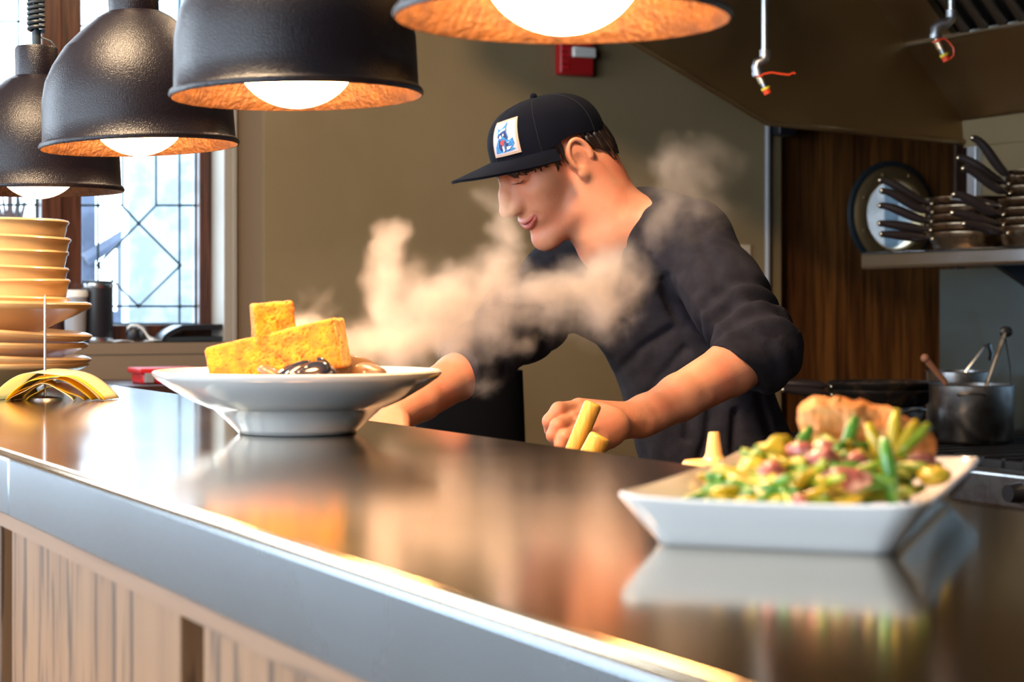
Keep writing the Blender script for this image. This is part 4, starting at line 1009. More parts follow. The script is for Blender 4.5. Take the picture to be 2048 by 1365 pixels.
# sunglasses, papers, black case
m = MB(); a = onsill(272, UA+.02)
def loc2(px, dz, u=UA+.03): q = onsill(px, u); q.z += dz; return q
sg = thing('sunglasses', 'dark sunglasses with a white highlight lying on the sill', 'sunglasses', a)
for q in (265, 284):
    m = MB(); c = loc2(q, .024); m.ball(c, (.018, .010, .020), 20, 12); build('lens', m, M['black'], sg)
m = MB(); m.tube([loc2(255, .038), loc2(262, .047, UA+.025), loc2(275, .046, UA+.02), loc2(286, .036, UA+.02), loc2(298, .012, UA+.02), loc2(306, .008, UA+.02)], .0035, 8); build('rim', m, M['white'], sg)  # white tube drawn in as the highlight along the dark frame
m = MB(); m.tube([loc2(280, .03), loc2(292, .018), loc2(312, .006)], .004, 8); build('temple', m, M['grey'], sg)
m = MB()
def shp(px0, px1, dz0, w): 
    a = loc2(px0, .001, UA-.0); b = loc2(px1, .001, UA-.0); m.sheet(lambda u, v: a.lerp(b, u)+Vector((UX[0], UX[1], 0))*(v*w)+Vector((0, 0, dz0+.003*math.sin(3*u))), 10, 4, -.0012)
shp(230, 268, .002, .05); tag(build('paper_slip', m, M['white']), 'white paper slip left under the sunglasses on the sill', 'paper', 'slips on the sill')
m = MB(); shp(292, 334, .002, .05); tag(build('paper_slip', m, M['white']), 'white paper slip between the sunglasses and the black case', 'paper', 'slips on the sill')
m = MB(); a = loc2(316, .028); b = loc2(446, .030)
v = []; pr_ = [(0, .010), (.10, .034), (.30, .046), (.62, .050), (1.0, .046)]
m.sheet(lambda u, v: a.lerp(b, u)-Vector((0, 0, .028))+Vector((0, 0, .004+.043*min(1, u*3)**.5))+Vector((UX[0], UX[1], 0))*(v*.085-.03), 24, 4, .014)
bk = thing('flat_case', 'flat black case lying on the sill at the window\'s right corner', 'case', loc2(382, 0))
build('upper_cover', m, M['black'], bk)
m = MB(); m.sheet(lambda u, v: a.lerp(b, .08+.9*u)-Vector((0, 0, .028))+Vector((0, 0, .014))+Vector((UX[0], UX[1], 0))*(v*.085-.03), 16, 4, .012)
build('lower_cover', m, M['blackrub'], bk)
# side cabinet with the red box
zc2 = zU(235, 772, 4.45); n0, n1 = nU(60, 4.45), nU(395, 4.45)
sd = thing('side_cabinet', 'dark wooden side cabinet below the leaded window', 'cabinet', P(4.6, (n0+n1)/2, 0))
m = MB(); m.ubox(4.43, 4.855, n0, n1, zc2-.03, zc2); build('cabinet_top', m, M['board'], sd, smooth=0, bevel=.003)
m = MB(); m.ubox(4.46, 4.855, n0+.02, n1-.02, 0, zc2-.03); build('cabinet_body', m, M['oak_dark'], sd, smooth=0)
rbx = thing('red_box', 'red plastic box with a grey latch behind the bowl\'s left rim', 'box', P(4.55, nU(320, 4.5), zc2))
n2, n3 = nU(278, 4.5), nU(400, 4.5); zt2 = zU(300, 743, 4.5)
zt2 = max(zt2, zc2+.04)
m = MB(); m.ubox(4.50, 4.60, n2+.008, n3-.008, zc2, zt2-.012); build('tub', m, M['red'], rbx, smooth=30, bevel=.006)
m = MB(); m.ubox(4.49, 4.61, n2, n3, zt2-.014, zt2); build('rim_lid', m, M['red'], rbx, smooth=30, bevel=.004)
m = MB(); m.ubox(4.482, 4.50, n2+.012, n2+.034, zc2+.004, zt2-.012); build('latch', m, M['grey'], rbx, smooth=30, bevel=.002)

# ------------------------------------------------------------------ handles in a crock, squeeze bottle
ck = at(1178, 900, 2.25); ckz = .8805
cr_ = thing('utensil_crock', 'steel crock on the prep table below the pass', 'crock', (ck.x-.03, ck.y, ckz))
m = MB(); m.lathe([(.0001, 0), (.055, 0), (.058, .004), (.058, .15), (.054, .15), (.054, .006), (.0001, .005)], 40, TR((ck.x-.03, ck.y, ckz))); build('crock_body', m, M['pot'], cr_)
for (x1, y1, Y1), (x0, y0), lb, r in (((1187, 806, 2.25), (1150, 895), 'taller pale wooden handle slanting up in front of the cook\'s fist', .0112), ((1202, 872, 2.20), (1180, 912), 'shorter pale wooden handle with a slanted rounded end', .0135)):
    a = at(x1, y1, Y1); b = at(x0, y0, Y1); d = (b-a).normalized(); e_ = a+d*((a.z-.895)/-d.z)
    m = MB(); m.tube([a+d*-.000, a+d*.0015, a+d*.004, e_], [r*.72, r*.93, r, r*.8], 24)
    tag(build('wooden_spoon', m, M['spoon'], smooth=50), lb, 'spoon', 'wooden handles behind the pass')
sb = onN(1428, 920, .905); sbx, sby = sb.x, sb.y; zcap = CZ-(922-HY)*sb.y/FPX
bt = thing('squeeze_bottle', 'cream squeeze bottle, only its cone nozzle and cap showing above the counter', 'bottle', (sbx, sby, .8805))
T = TR((sbx, sby, .8805)); hb = zcap-.8805
m = MB(); m.lathe([(.0001, 0), (.030, 0), (.033, .004), (.033, hb-.035), (.028, hb-.014), (.0001, hb-.014)], 40, T); build('bottle_body', m, M['nozzle'], bt)
m = MB(); m.lathe([(.0285, hb-.016), (.0285, hb-.003), (.0265, hb), (.010, hb+.001), (.0001, hb+.001)], 40, T); build('cap', m, M['nozzle'], bt)
m = MB(); sc_ = sb.y/FPX; m.lathe([(.012, hb), (20*sc_, hb+.003), (16.5*sc_, hb+14*sc_), (11*sc_, hb+54*sc_), (9.5*sc_, hb+57*sc_), (.0001, hb+57*sc_)], 32, T); build('cone_nozzle', m, M['nozzle'], bt)
# black bin behind the reaching arm
bp = at(940, 800, 3.75); bz = CZ-(741-HY)*3.75/FPX
m = MB(); prof_ = []
for i in range(14):
    t = i/13; prof_.append((.085+.033*math.sin(math.pi*min(1, .15+t*.62)), t*(bz-.0)))
m.lathe([(.0001, 0)]+prof_+[(.08, bz+.006), (.0001, bz+.008)], 48, TR((bp.x, bp.y, 0)))
tag(build('black_bin', m, M['trouser'], smooth=50), 'tall rounded black bin behind the cook\'s reaching forearm', 'bin')
# ------------------------------------------------------------------ the cook
HO = at(1113, 327, 2.92)
th, ph = math.radians(25), math.radians(31)
fw = np.array([-math.cos(th)*math.cos(ph), -math.sin(th)*math.cos(ph), -math.sin(ph)])
upv = np.array([-math.cos(th)*math.sin(ph), -math.sin(th)*math.sin(ph), math.cos(ph)])
lf = np.cross(upv, fw); HR = np.stack([fw, lf, upv], 1); ho = np.array(HO)
HSC = .93
def hw(x, y, z): return ho+HR @ np.array([x, y, z])*HSC
def hel(c, r, rot=None):
    R = HR if rot is None else HR @ np.array(rot)
    return el(hw(*c), np.array(r)*HSC, R)
def hrc(a, b, ra, rb=None): return rc(hw(*a), hw(*b), ra*HSC, (ra if rb is None else rb)*HSC)
A = lambda px, py, Y: np.array(at(px, py, Y))
neckb = A(1225, 478, 2.93)
def rot2(a, ax):
    return np.array(Matrix.Rotation(math.radians(a), 3, ax))
Hd = Field(ho-np.array([.17, .16, .23]), ho+np.array([.19, .16, .17]), .0016, .04)
for p, k in [(hel((-.002, 0, .032), (.084, .074, .073)), 0), (hel((.028, 0, .038), (.059, .063, .055)), .03), (hel((.040, 0, -.015), (.048, .055, .065)), .03),
             (hel((.045, 0, -.060), (.042, .044, .045)), .03)]: Hd.op(p, k)
for s in (1, -1):
    Hd.op(hrc((.000, s*.058, -.035), (.030, s*.048, -.075), .016, .017), .03); Hd.op(hrc((.030, s*.048, -.075), (.078, s*.016, -.098), .017, .015), .025)
    Hd.op(hel((.060, s*.042, -.012), (.026, .020, .018)), .025)
    Hd.op(hel((.066, s*.034, -.040), (.020, .018, .022)), .02)
Hd.op(hel((.084, 0, -.100), (.018, .021, .016)), .022)
Hd.op(hrc((.074, .036, .037), (.0865, 0, .034), .0105), .02); Hd.op(hrc((.074, -.036, .037), (.0865, 0, .034), .0105), .02)
Hd.op(hel((.083, 0, -.050), (.020, .029, .022)), .02)
for s in (1, -1): Hd.op(hel((.099, s*.034, .018), (.014, .016, .012)), .022, True)
for s in (1, -1):
    Hd.op(hel((.0775, s*.0325, .018), (.0145, .0165, .0125)), .005)
    Hd.op(hrc((.089, s*.022, .0295), (.082, s*.045, .0275), .0045, .003), .008)
# nose
Hd.op(hrc((.088, 0, .030), (.111, 0, .000), .0085, .0100), .018); Hd.op(hrc((.110, 0, .002), (.1235, 0, -.0225), .0095, .0115), .010)
for s in (1, -1):
    Hd.op(hel((.107, s*.0110, -.0270), (.0135, .0090, .0090)), .010)
Hd.op(hrc((.118, 0, -.031), (.100, 0, -.037), .0055, .006), .007)
for s in (1, -1): Hd.op(hel((.1115, s*.0075, -.0365), (.0055, .0034, .0045)), .003, True)
for s in (1, -1): Hd.op(hrc((.084, s*.012, .002), (.096, s*.009, -.018), .013, .012), .014)
# mouth, following the face surface with the corners drawn back in a smile
def surf_fn(mesh):
    L_ = ((mesh[0]-ho) @ HR)/HSC
    def f(y, z):
        k = (np.abs(L_[:,1]-y) < .003) & (np.abs(L_[:,2]-z) < .003) & (L_[:,0] > .02)
        return float(L_[k, 0].max()) if k.any() else .09
    return f
fx0 = surf_fn(Hd.mesh()); lipc = []
def lpath(s, z0, z1, dx0, dx1, r0, r1, k, sub_=False, n=9, mark=False, ymax=.0315):
    pts = []
    for i in range(n):
        t = i/(n-1); y = s*ymax*t; z = z0+(z1-z0)*t**2.2; pts.append((fx0(y, z)+dx0+(dx1-dx0)*t, y, z))
    for i in range(n-1):
        t = i/(n-1); ra, rb = r0+(r1-r0)*t**1.6, r0+(r1-r0)*((i+1)/(n-1))**1.6
        Hd.op(hrc(pts[i], pts[i+1], ra, rb), k, sub_)
        if mark: lipc.append((hw(*pts[i]), ra+.0018)); lipc.append((hw(*((np.array(pts[i])+np.array(pts[i+1]))/2)), ra+.0022))
for s in (1, -1):
    lpath(s, -.0560, -.0500, -.0008, -.0012, .0033, .0016, .004, mark=True)
    lpath(s, -.0655, -.0515, -.0015, -.0012, .0043, .0016, .004, mark=True)
    lpath(s, -.0605, -.0508, .0026, .0004, .0018, .0010, .0015, True)
    Hd.op(hrc((fx0(s*.021, -.030)+.001, s*.021, -.030), (fx0(s*.037, -.052)+.001, s*.037, -.052), .0022), .008, True)
# ear
for s in (1, -1):
    t = rot2(18, 'Y') @ rot2(-s*16, 'Z')
    e = lambda c: (c[0], s*c[1], c[2])
    Hd.op(hel(e((-.004, .0785, .003)), (.0180, .0075, .031), t), .005)
    ring = [(.0175*math.cos(a)-.006, .0840-.003*math.cos(a), .005+.028*math.sin(a)) for a in np.linspace(-.6, 3.5, 30)]
    for a, b in zip(ring[:-1], ring[1:]): Hd.op(hrc(e(a), e(b), .0038), .0015)
    Hd.op(hel(e((.003, .082, -.022)), (.0085, .006, .011)), .005)
    Hd.op(hel(e((-.001, .0900, .000)), (.0085, .0060, .013), t), .004, True)
    Hd.op(hrc(e((.010, .075, -.004)), e((.009, .076, .004)), .005), .004)
# neck
Hd.op(rc(hw(-.035, 0, -.020), neckb, .056, .060), .03)
Hd.op(rc(hw(-.022, .052, -.035), A(1188, 470, 2.895), .012, .012), .03)
Hd.op(rc(hw(-.045, .035, -.02), A(1238, 445, 2.90), .030, .034), .04)
Hd.op(rc(A(1240, 450, 2.95), A(1330, 455, 2.88), .05, .04), .03)
headm = Hd.mesh()
HL = ((headm[0]-ho) @ HR)/HSC
def face_x(y, z):
    k = (np.abs(HL[:,1]-y) < .003) & (np.abs(HL[:,2]-z) < .003) & (HL[:,0] > .02)
    return float(HL[k, 0].max()) if k.any() else .09
HS_ = HL[(HL[:,2] > -.10) & (np.abs(HL[:,1]) < .0765)][::3]
def snap(p, off):
    p = np.array(p); i = np.argmin(((HS_-p)**2).sum(1)); v = HS_[i]; d = v-np.array([-.005, 0, .01]); d = d/np.linalg.norm(d)
    return v+d*off

# left forearm and fist (near arm), right forearm and hand (far arm)
def arm(pts, rads, f, k=.02):
    for (a, b, ra, rb) in zip(pts[:-1], pts[1:], rads[:-1], rads[1:]): f.op(rc(a, b, ra, rb), k)
SL = A(1383, 488, 2.82); EL = A(1524, 702, 2.62); WL = A(1283, 838, 2.46)
SR = A(1120, 570, 3.06); ER = A(968, 708, 2.84); WR = A(790, 832, 2.66)
Fh = Field(np.minimum(EL, WL)-[.16, .12, .12], np.maximum(EL, WL)+[.08, .08, .09], .0016)
mid = lambda a, b, t: a+(b-a)*t
arm([EL, mid(EL, WL, .28), mid(EL, WL, .7), WL], [.037, .0375, .0315, .0250], Fh, .008)
Fh.op(el(mid(EL, WL, .96)+[0, 0, .004], (.030, .022, .024)), .012)
# palm: flattened box between wrist and knuckles
hy = 2.405
kn = [A(1158, 817, 2.405), A(1146, 842, 2.385), A(1152, 868, 2.372), A(1166, 890, 2.366)]
for q, (r0, r1) in zip(kn, [(.019, .0135), (.019, .0130), (.018, .0125), (.0165, .0115)]):
    Fh.op(rc(mid(WL, q, .05), q, r0, r1), .012)
Fh.op(el(A(1205, 852, 2.40), (.036, .020, .027)), .015)
fing = [[A(1158, 817, 2.405), A(1118, 821, 2.385), A(1100, 843, 2.385), A(1101, 860, 2.395)],
        [A(1146, 842, 2.385), A(1116, 853, 2.362), A(1108, 871, 2.362), A(1117, 884, 2.372)],
        [A(1152, 868, 2.372), A(1130, 876, 2.352), A(1124, 890, 2.352), A(1132, 902, 2.362)],
        [A(1166, 890, 2.366), A(1148, 899, 2.350), A(1146, 910, 2.350), A(1154, 918, 2.360)]]
for p, r in zip(fing, [.0100, .0100, .0096, .0086]):
    arm(p, [r*1.12, r*1.05, r*.97, r*.86], Fh, .0035)
arm([A(1222, 872, 2.415), A(1200, 888, 2.385), A(1178, 890, 2.37), A(1160, 880, 2.362)], [.015, .0115, .0105, .0085], Fh, .006)
Fh.op(rc(mid(WL, EL, .05)+[0, -.022, -.010], mid(WL, EL, .5)+[0, -.03, -.018], .006), .012)
# tendon grooves on the back of the hand
for q in kn[:3]: Fh.op(rc(mid(WL, q, .35)+[0, -.019, .006], q+[.006, -.013, .002], .0022), .006)
handL = Fh.mesh()
Fr = Field(np.minimum(ER, WR)-[.16, .12, .10], np.maximum(ER, WR)+[.08, .08, .09], .0024)
EF = A(962, 724, 2.84); arm([EF, mid(EF, WR, .3), mid(EF, WR, .72), WR], [.034, .035, .031, .026], Fr, .008)
dR = (WR-ER)/np.linalg.norm(WR-ER); sR = np.cross(dR, [0, 0, 1.]); sR /= np.linalg.norm(sR); nR = np.cross(sR, dR)
Fr.op(el(WR+dR*.045, (.045, .036, .017), np.stack([dR, sR, nR], 1)), .015)
for i, (o, L) in enumerate([(-.028, .062), (-.010, .072), (.009, .068), (.026, .054)]):
    b = WR+dR*.080+sR*o; m1 = b+dR*L*.5+sR*o*.15-nR*.004; m2 = m1+dR*L*.3-nR*.016; m3 = m2+dR*L*.12-nR*.018
    Fr.op(rc(WR+dR*.03+sR*o*.6, b, .014, .0115), .008); arm([b, m1, m2, m3], [.0108, .0098, .0092, .008], Fr, .0035)
arm([WR+dR*.02-sR*.024, WR+dR*.055-sR*.050-nR*.006, WR+dR*.085-sR*.052-nR*.018], [.015, .012, .009], Fr, .008)
handR = Fr.mesh()
# torso under the shirt
CH = A(1290, 560, 2.98); BL = A(1385, 760, 2.98); PV = A(1455, 985, 2.98)
LT = SL-SR; LT /= np.linalg.norm(LT); UPT = (A(1240, 430, 2.95)-PV); UPT -= LT*(UPT@LT); UPT /= np.linalg.norm(UPT); FT = np.cross(LT, UPT)
TRs = np.stack([FT, LT, UPT], 1)
UP2 = np.array([-.25, 0, .968]); LT2 = np.array([.55, -.82, .1]); LT2 -= UP2*(UP2@LT2); LT2 /= np.linalg.norm(LT2); TR2 = np.stack([np.cross(LT2, UP2), LT2, UP2], 1)
def torso(f, g, k):
    f.op(el(CH+FT*-.01, (.105+g, .155+g, .132+g), TRs), k); f.op(el(BL, (.100+g, .140+g, .180+g), TR2), k); f.op(el(PV, (.108+g, .152+g, .160+g), TR2), k)
    f.op(rc(mid(CH, SL, .55)+[0, 0, .0], SL, .062+g, .056+g), k*.7); f.op(rc(mid(CH, SR, .55), SR, .070+g, .058+g), k*.8)
    f.op(rc(A(1285, 462, 2.97), A(1345, 474, 2.90), .060+g, .060+g), k*.7)
Ft = Field([-.16, 2.5, .78], [.55, 3.3, 1.55], .006)
torso(Ft, -.030, .08); Ft.op(rc(neckb, mid(neckb, CH, .3), .055, .055), .03); arm([SL, EL], [.05, .040], Ft); arm([SR, ER], [.05, .040], Ft)
torsom = Ft.mesh()

root = thing('person', 'cook in black cap and charcoal long-sleeved shirt leaning left over the pass, smiling down', 'person', (PV[0], PV[1], 0))
def lipsel(c):
    d = np.min(np.stack([np.linalg.norm(c-q, axis=1)-r*HSC for q, r in lipc]), 0)
    return np.clip(.5-d/.0022, 0, 1)
body = fobj('body', [headm, handL, handR, torsom], [M['skin']], root, lipsel)

# lashes and brow
m = MB()
for s in (1, -1):
    pts = []
    for a in np.linspace(-1, 1, 9):
        y = .0325+a*.0135; zz_ = .0105+.0036*a*a; pts.append(Vector(hw(face_x(s*y, zz_)+.0006, s*y, zz_)))
    m.tube(pts, [.0003, .0006, .0008, .0009, .0009, .0009, .0009, .0008, .0004], 6)
build('eyelashes', m, M['hair'], root)
m = MB(); re = random.Random(4)
for s in (1, -1):
    for i in range(60):
        a = re.random(); y = .014+a*.034; z = .037+.006*math.sin(a*2.2)+re.uniform(-.0022, .0022); x = face_x(s*y, z)+.0008
        p = Vector(hw(x, s*y, z)); q = Vector(hw(face_x(s*(y+.005), z+.001)+.001, s*(y+.005), z+.001)); m.tube([p, q], [.0008, .0003], 4)
build('eyebrows', m, M['hair'], root)
# hair: side and nape locks under the cap, fringe at the temple
m = MB(); rh = random.Random(9)
def lock(a, b, c, r, n=6):
    pts = [];
    for i in range(n):
        t = i/(n-1); p = (1-t)**2*np.array(a)+2*t*(1-t)*np.array(b)+t*t*np.array(c); p = snap(p, LOFF*(1-.6*t)); pts.append(Vector(hw(*p)))
    m.tube(pts, [r*(1-.80*(i/(n-1))**2) for i in range(n)], 6)
LOFF = .004
for s in (1, -1):
    for i in range(330):   # back and nape
        a = rh.uniform(.12, 1.0); th_ = math.radians(95+a*85)     # round the skull, from behind the ear to the nape
        x = -.004+.088*math.cos(th_); y = s*.0735*math.sin(th_); z0 = rh.uniform(.02, .06); L = rh.uniform(.030, .060)
        lock((x, y, z0), (x*1.06-.004, y*1.05, z0-L*.4), (x*(1.0)-rh.uniform(-.002, .006), y*rh.uniform(.92, 1.0), z0-L), rh.uniform(.0022, .0042)); LOFF = rh.uniform(.003, .009)
    for i in range(60):    # sideburn and temple
        x = rh.uniform(.012, .060); yy = .0755*math.sqrt(max(0, 1-((x+.012)/.105)**2)); z0 = .055
        L = rh.uniform(.030, .050)*(1.1 if x < .03 else .85); LOFF = .003
        lock((x, s*(yy+.002), z0), (x+.003, s*(yy+.0045), z0-L*.5), (x+rh.uniform(.0, .010), s*(yy+.001), z0-L), rh.uniform(.0025, .0045))
    for i in range(110):    # fringe sweeping over the forehead
        a = rh.random(); x = .060+.034*a; y = .058*(1-a*.75); z0 = .041
        lock((x-.004, s*(y+.003), z0), (x+.002, s*(y+.006), z0-.012), (x-rh.uniform(.000, .012), s*(y+.008), z0-rh.uniform(.008, .022)), rh.uniform(.0022, .0036))
build('hair', m, M['hair'], root, smooth=True)

# ------------------------------------------------------------------ cap
CC = (-.001, 0, .035); CRr = (.0985, .0865, .0825)
t_c = math.radians(13)
def ccrown(az, elv, off=0.0):
    """az from the front towards his left, elv up; squarish high front"""
    c, s_ = math.cos(elv), math.sin(elv)
    e = 2.5
    d = np.array([c*math.cos(az), c*math.sin(az), s_])
    f = (abs(d[0])**e+abs(d[1])**e+abs(d[2])**e)**(-1/e)
    fx = 1.0
    p = np.array([d[0]*f*(CRr[0]+off), d[1]*f*(CRr[1]+off), d[2]*f*(CRr[2]+off)])
    return p
def capw(p):  # cap tilt about the ear axis
    x, y, z = p; x2 = x*math.cos(t_c)-z*math.sin(t_c); z2 = x*math.sin(t_c)+z*math.cos(t_c)
    return hw(CC[0]+x2, CC[1]+y, CC[2]+z2)
m = MB(); na, ne = 96, 30; v = []; f = []
def ered(az): return -.11-.22*max(0, math.cos(az))+.20*math.sin(az)**2
for i in range(na):
    az = 2*math.pi*i/na
    for j in range(ne+1):
        el_ = ered(az)+(math.pi/2-ered(az))*j/ne
        v.append(Vector(capw(ccrown(az, el_)+0)))
    # seams press in slightly
for i in range(na):
    for j in range(ne):
        f.append((i*(ne+1)+j, ((i+1) % na)*(ne+1)+j, ((i+1) % na)*(ne+1)+j+1, i*(ne+1)+j+1))
m.add(v, f); v2 = []
for i in range(na):
    az = 2*math.pi*i/na
    for j in range(ne+1):
        el_ = ered(az)+(math.pi/2-ered(az))*j/ne; v2.append(Vector(capw(ccrown(az, el_, -.003))))
m.add(v2, [tuple(reversed(q)) for q in f])
m.add([v[i*(ne+1)] for i in range(na)]+[v2[i*(ne+1)] for i in range(na)], [(i, na+i, na+(i+1) % na, (i+1) % na) for i in range(na)])
cp = build('cap', m, M['cap'], root, smooth=60, fixn=False, label='black flat-brimmed cap with a square picture patch')
m = MB()
for k in range(6):
    az = math.radians(60*k); m.tube([Vector(capw(ccrown(az, e_, .0004))) for e_ in np.linspace(-.1, 1.56, 26)], .0004, 5)
build('panel_seams', m, M['cap_e'], cp)
m = MB(); m.ball(Vector(capw(ccrown(0, math.pi/2, .002))), .006, 12, 8); build('top_button', m, M['cap'], cp)
def brim(u, v):
    a = (u-.5)*2; az = a*math.radians(72)
    rt = ccrown(az, -.10); tipx = rt[0]+.080*max(0, 1-abs(a)**2.8)**.5*v; tipy = rt[1]+a*.010*v
    sag = -.012*a*a*v-.008*v
    return Vector(capw((tipx, tipy, rt[2]+sag+.002)))
m = MB(); m.sheet(brim, 44, 12, .0042); build('brim', m, M['cap'], cp, smooth=60, fixn=True)
m = MB()
for q in (.25, .45, .65, .82, .95): m.tube([brim(t, q)+Vector(HR @ np.array([0, 0, .0012])) for t in np.linspace(.02, .98, 30)], .0006, 5)
build('brim_stitching', m, M['cap_e'], cp)
# patch: own grid on the front-left panels, 6.4 x 7 cm
PA, PE = math.radians(22), .40
def pw(x, y, off): # x,y in -1..1 patch units
    return Vector(capw(ccrown(PA+x*.345, PE+y*.335, off)))
m = MB(); m.sheet(lambda u, v: pw(u*2-1, v*2-1, .0022), 20, 20, .0022)
pa = build('front_patch', m, [M['patch_b']], cp, smooth=60)
m = MB(); m.sheet(lambda u, v: pw((u*2-1)*.88, (v*2-1)*.88, .0026), 20, 20, .0018); build('patch_field', m, M['patch'], cp, smooth=60)
def blob(mb, poly, off, n=3):
    c = (sum(p[0] for p in poly)/len(poly), sum(p[1] for p in poly)/len(poly))
    P_ = []
    for i in range(len(poly)):
        a, b = poly[i], poly[(i+1) % len(poly)]
        for j in range(n): P_.append((a[0]+(b[0]-a[0])*j/n, a[1]+(b[1]-a[1])*j/n))
    v = []; K = 4
    for k in range(K+1):
        t = k/K
        for p in P_: v.append(pw(c[0]+(p[0]-c[0])*t, c[1]+(p[1]-c[1])*t, off))
    w_ = len(P_); f = []
    for k in range(K):
        for i in range(w_): f.append((k*w_+i, k*w_+(i+1) % w_, (k+1)*w_+(i+1) % w_, (k+1)*w_+i))
    mb.add(v, f)
# animal portrait (screen left = patch -x): coordinates in patch units
pm = MB(); pmats = []
def emb(name, polys, mt, off):
    k0 = len(pm.m); pmats.append(mt)
    for p in polys: blob(pm, p, off)
    for i in range(k0, len(pm.m)): pm.m[i] = len(pmats)-1
emb('animal_body', [[(-.72, -.80), (-.66, -.45), (-.45, -.15), (-.30, .05), (.30, .05), (.42, -.20), (.62, -.30), (.70, -.10), (.76, -.45), (.60, -.62), (.80, -.74), (.40, -.80)]], M['ink'], .0030)
emb('animal_head', [[(-.42, .10), (-.40, .30), (-.50, .62), (-.28, .46), (.06, .56), (.34, .84), (.28, .50), (.32, .25), (.44, -.05), (.10, -.12), (-.22, -.10)]], M['ink'], .0033)
emb('dark_mask', [[(-.44, .06), (-.30, .22), (.00, .28), (.20, .34), (.34, .10), (.36, -.14), (.14, .0), (-.10, .1), (-.24, .02)], [(-.30, -.10), (.0, -.16), (.0, -.6), (-.2, -.72), (-.34, -.5)], [(.22, -.2), (.4, -.4), (.3, -.72), (.16, -.6)]], M['ink_d'], .0036)
emb('white_markings', [[(-.30, .34), (.0, .46), (.26, .46), (.24, .36), (.0, .34), (-.24, .24)], [(-.26, .04), (-.16, .16), (-.06, .12), (-.04, .0), (-.12, -.06)], [(.02, .16), (.12, .22), (.16, .10), (.06, .04)], [(-.06, -.46), (.10, -.40), (.12, -.72), (-.02, -.78)], [(.28, -.52), (.6, -.56), (.42, -.70), (.24, -.70)], [(.26, -.34), (.5, -.28), (.48, -.34)]], M['ink_w'], .0039)
emb('red_bow', [[(-.14, -.20), (.04, -.14), (.20, -.16), (.12, -.34), (.04, -.50), (-.02, -.38), (-.14, -.34)]], M['ink_r'], .0042)
build('patch_picture', pm, pmats, cp, smooth=60, fixn=False)

# ------------------------------------------------------------------ shirt
hS = .0034
Fs = Field([-.14, 2.50, .80], [.53, 3.25, 1.50], hS)
torso(Fs, 0, .07)
arm([SL, mid(SL, EL, .5), EL], [.060, .055, .052], Fs, .04)
CL = A(1478, 738, 2.585); Fs.op(rc(EL, mid(EL, WL, .34), .052, .043), .03)
arm([SR, mid(SR, ER, .5), ER], [.062, .055, .051], Fs, .05)
CR = mid(ER, WR, .30); Fs.op(rc(ER, CR, .051, .046), .02)
# collar opening: cut the neck end off with a sloping plane through the neckline
ndir = (hw(-.035, 0, -.020)-neckb); ndir /= np.linalg.norm(ndir)
cn = A(1183, 430, 2.91); nn = ndir*.95+np.array([-.12, -.35, .10]); nn /= np.linalg.norm(nn)
COLCUT = (cn, np.array([-.80, -.16, .58]))
# cuffs cut square across the forearm
def cutoff(f, p, d, r):
    d = d/np.linalg.norm(d)
    lo = p-np.array([r]*3)+d*r*0; hi = p+np.array([r]*3)
    f.op(el(p+d*(.9*r), (r*.9,)*3), .003, True)
dl = (WL-EL)/np.linalg.norm(WL-EL)
def slabcut(f, p, d, rad, ln):
    d = d/np.linalg.norm(d); a = p; b = p+d*ln
    def fn(X, Y, Z):
        x, y, z = X-a[0], Y-a[1], Z-a[2]; t = x*d[0]+y*d[1]+z*d[2]; q = np.sqrt(np.maximum(x*x+y*y+z*z-t*t, 0))
        return np.maximum(np.maximum(-t, t-ln), q-rad)
    f.op((fn, np.minimum(a, b)-rad, np.maximum(a, b)+rad), .003, True)
slabcut(Fs, COLCUT[0], COLCUT[1], .074, .15)
slabcut(Fs, CL, np.array([-.56, -.25, -.80]), .10, .085)
dr_ = (WR-ER)/np.linalg.norm(WR-ER); slabcut(Fs, CR, dr_+np.array([-.25, 0, .1]), .075, .09)
# raglan seam groove and folds
seam = [A(1222, 462, 2.82), A(1268, 500, 2.82), A(1312, 560, 2.82), A(1345, 620, 2.82), A(1375, 655, 2.82)]
X, Y, Z = Fs.ax[0][:, None, None], Fs.ax[1][None, :, None], Fs.ax[2][None, None, :]
def segd(a, b):
    ba = b-a; t = np.clip(((X-a[0])*ba[0]+(Y-a[1])*ba[1]+(Z-a[2])*ba[2])/(ba@ba), 0, 1)
    return np.sqrt((X-a[0]-t*ba[0])**2+(Y-a[1]-t*ba[1])**2+(Z-a[2]-t*ba[2])**2), t
near = np.abs(Fs.F) < .03
disp = np.zeros_like(Fs.F)
def groove(pts, w, amp, ysq=.07):
    """pressed fold line: pts in picture coordinates projected along the view onto the front of the cloth"""
    global disp
    d = np.full(Fs.F.shape, 1.0, np.float32)
    for a, b in zip(pts[:-1], pts[1:]):
        sy = 1.0*ysq
        ba = (b-a)*np.array([1, sy, 1]); qx, qy, qz = X-a[0], (Y-a[1])*sy, Z-a[2]
        t = np.clip((qx*ba[0]+qy*ba[1]+qz*ba[2])/(ba@ba), 0, 1)
        d = np.minimum(d, np.sqrt((qx-t*ba[0])**2+(qy-t*ba[1])**2+(qz-t*ba[2])**2))
    disp += amp*np.exp(-(d/w)**2)
groove(seam, .0045, .0050)
C = lambda *l: [A(x, y, yy) for x, y, yy in l]
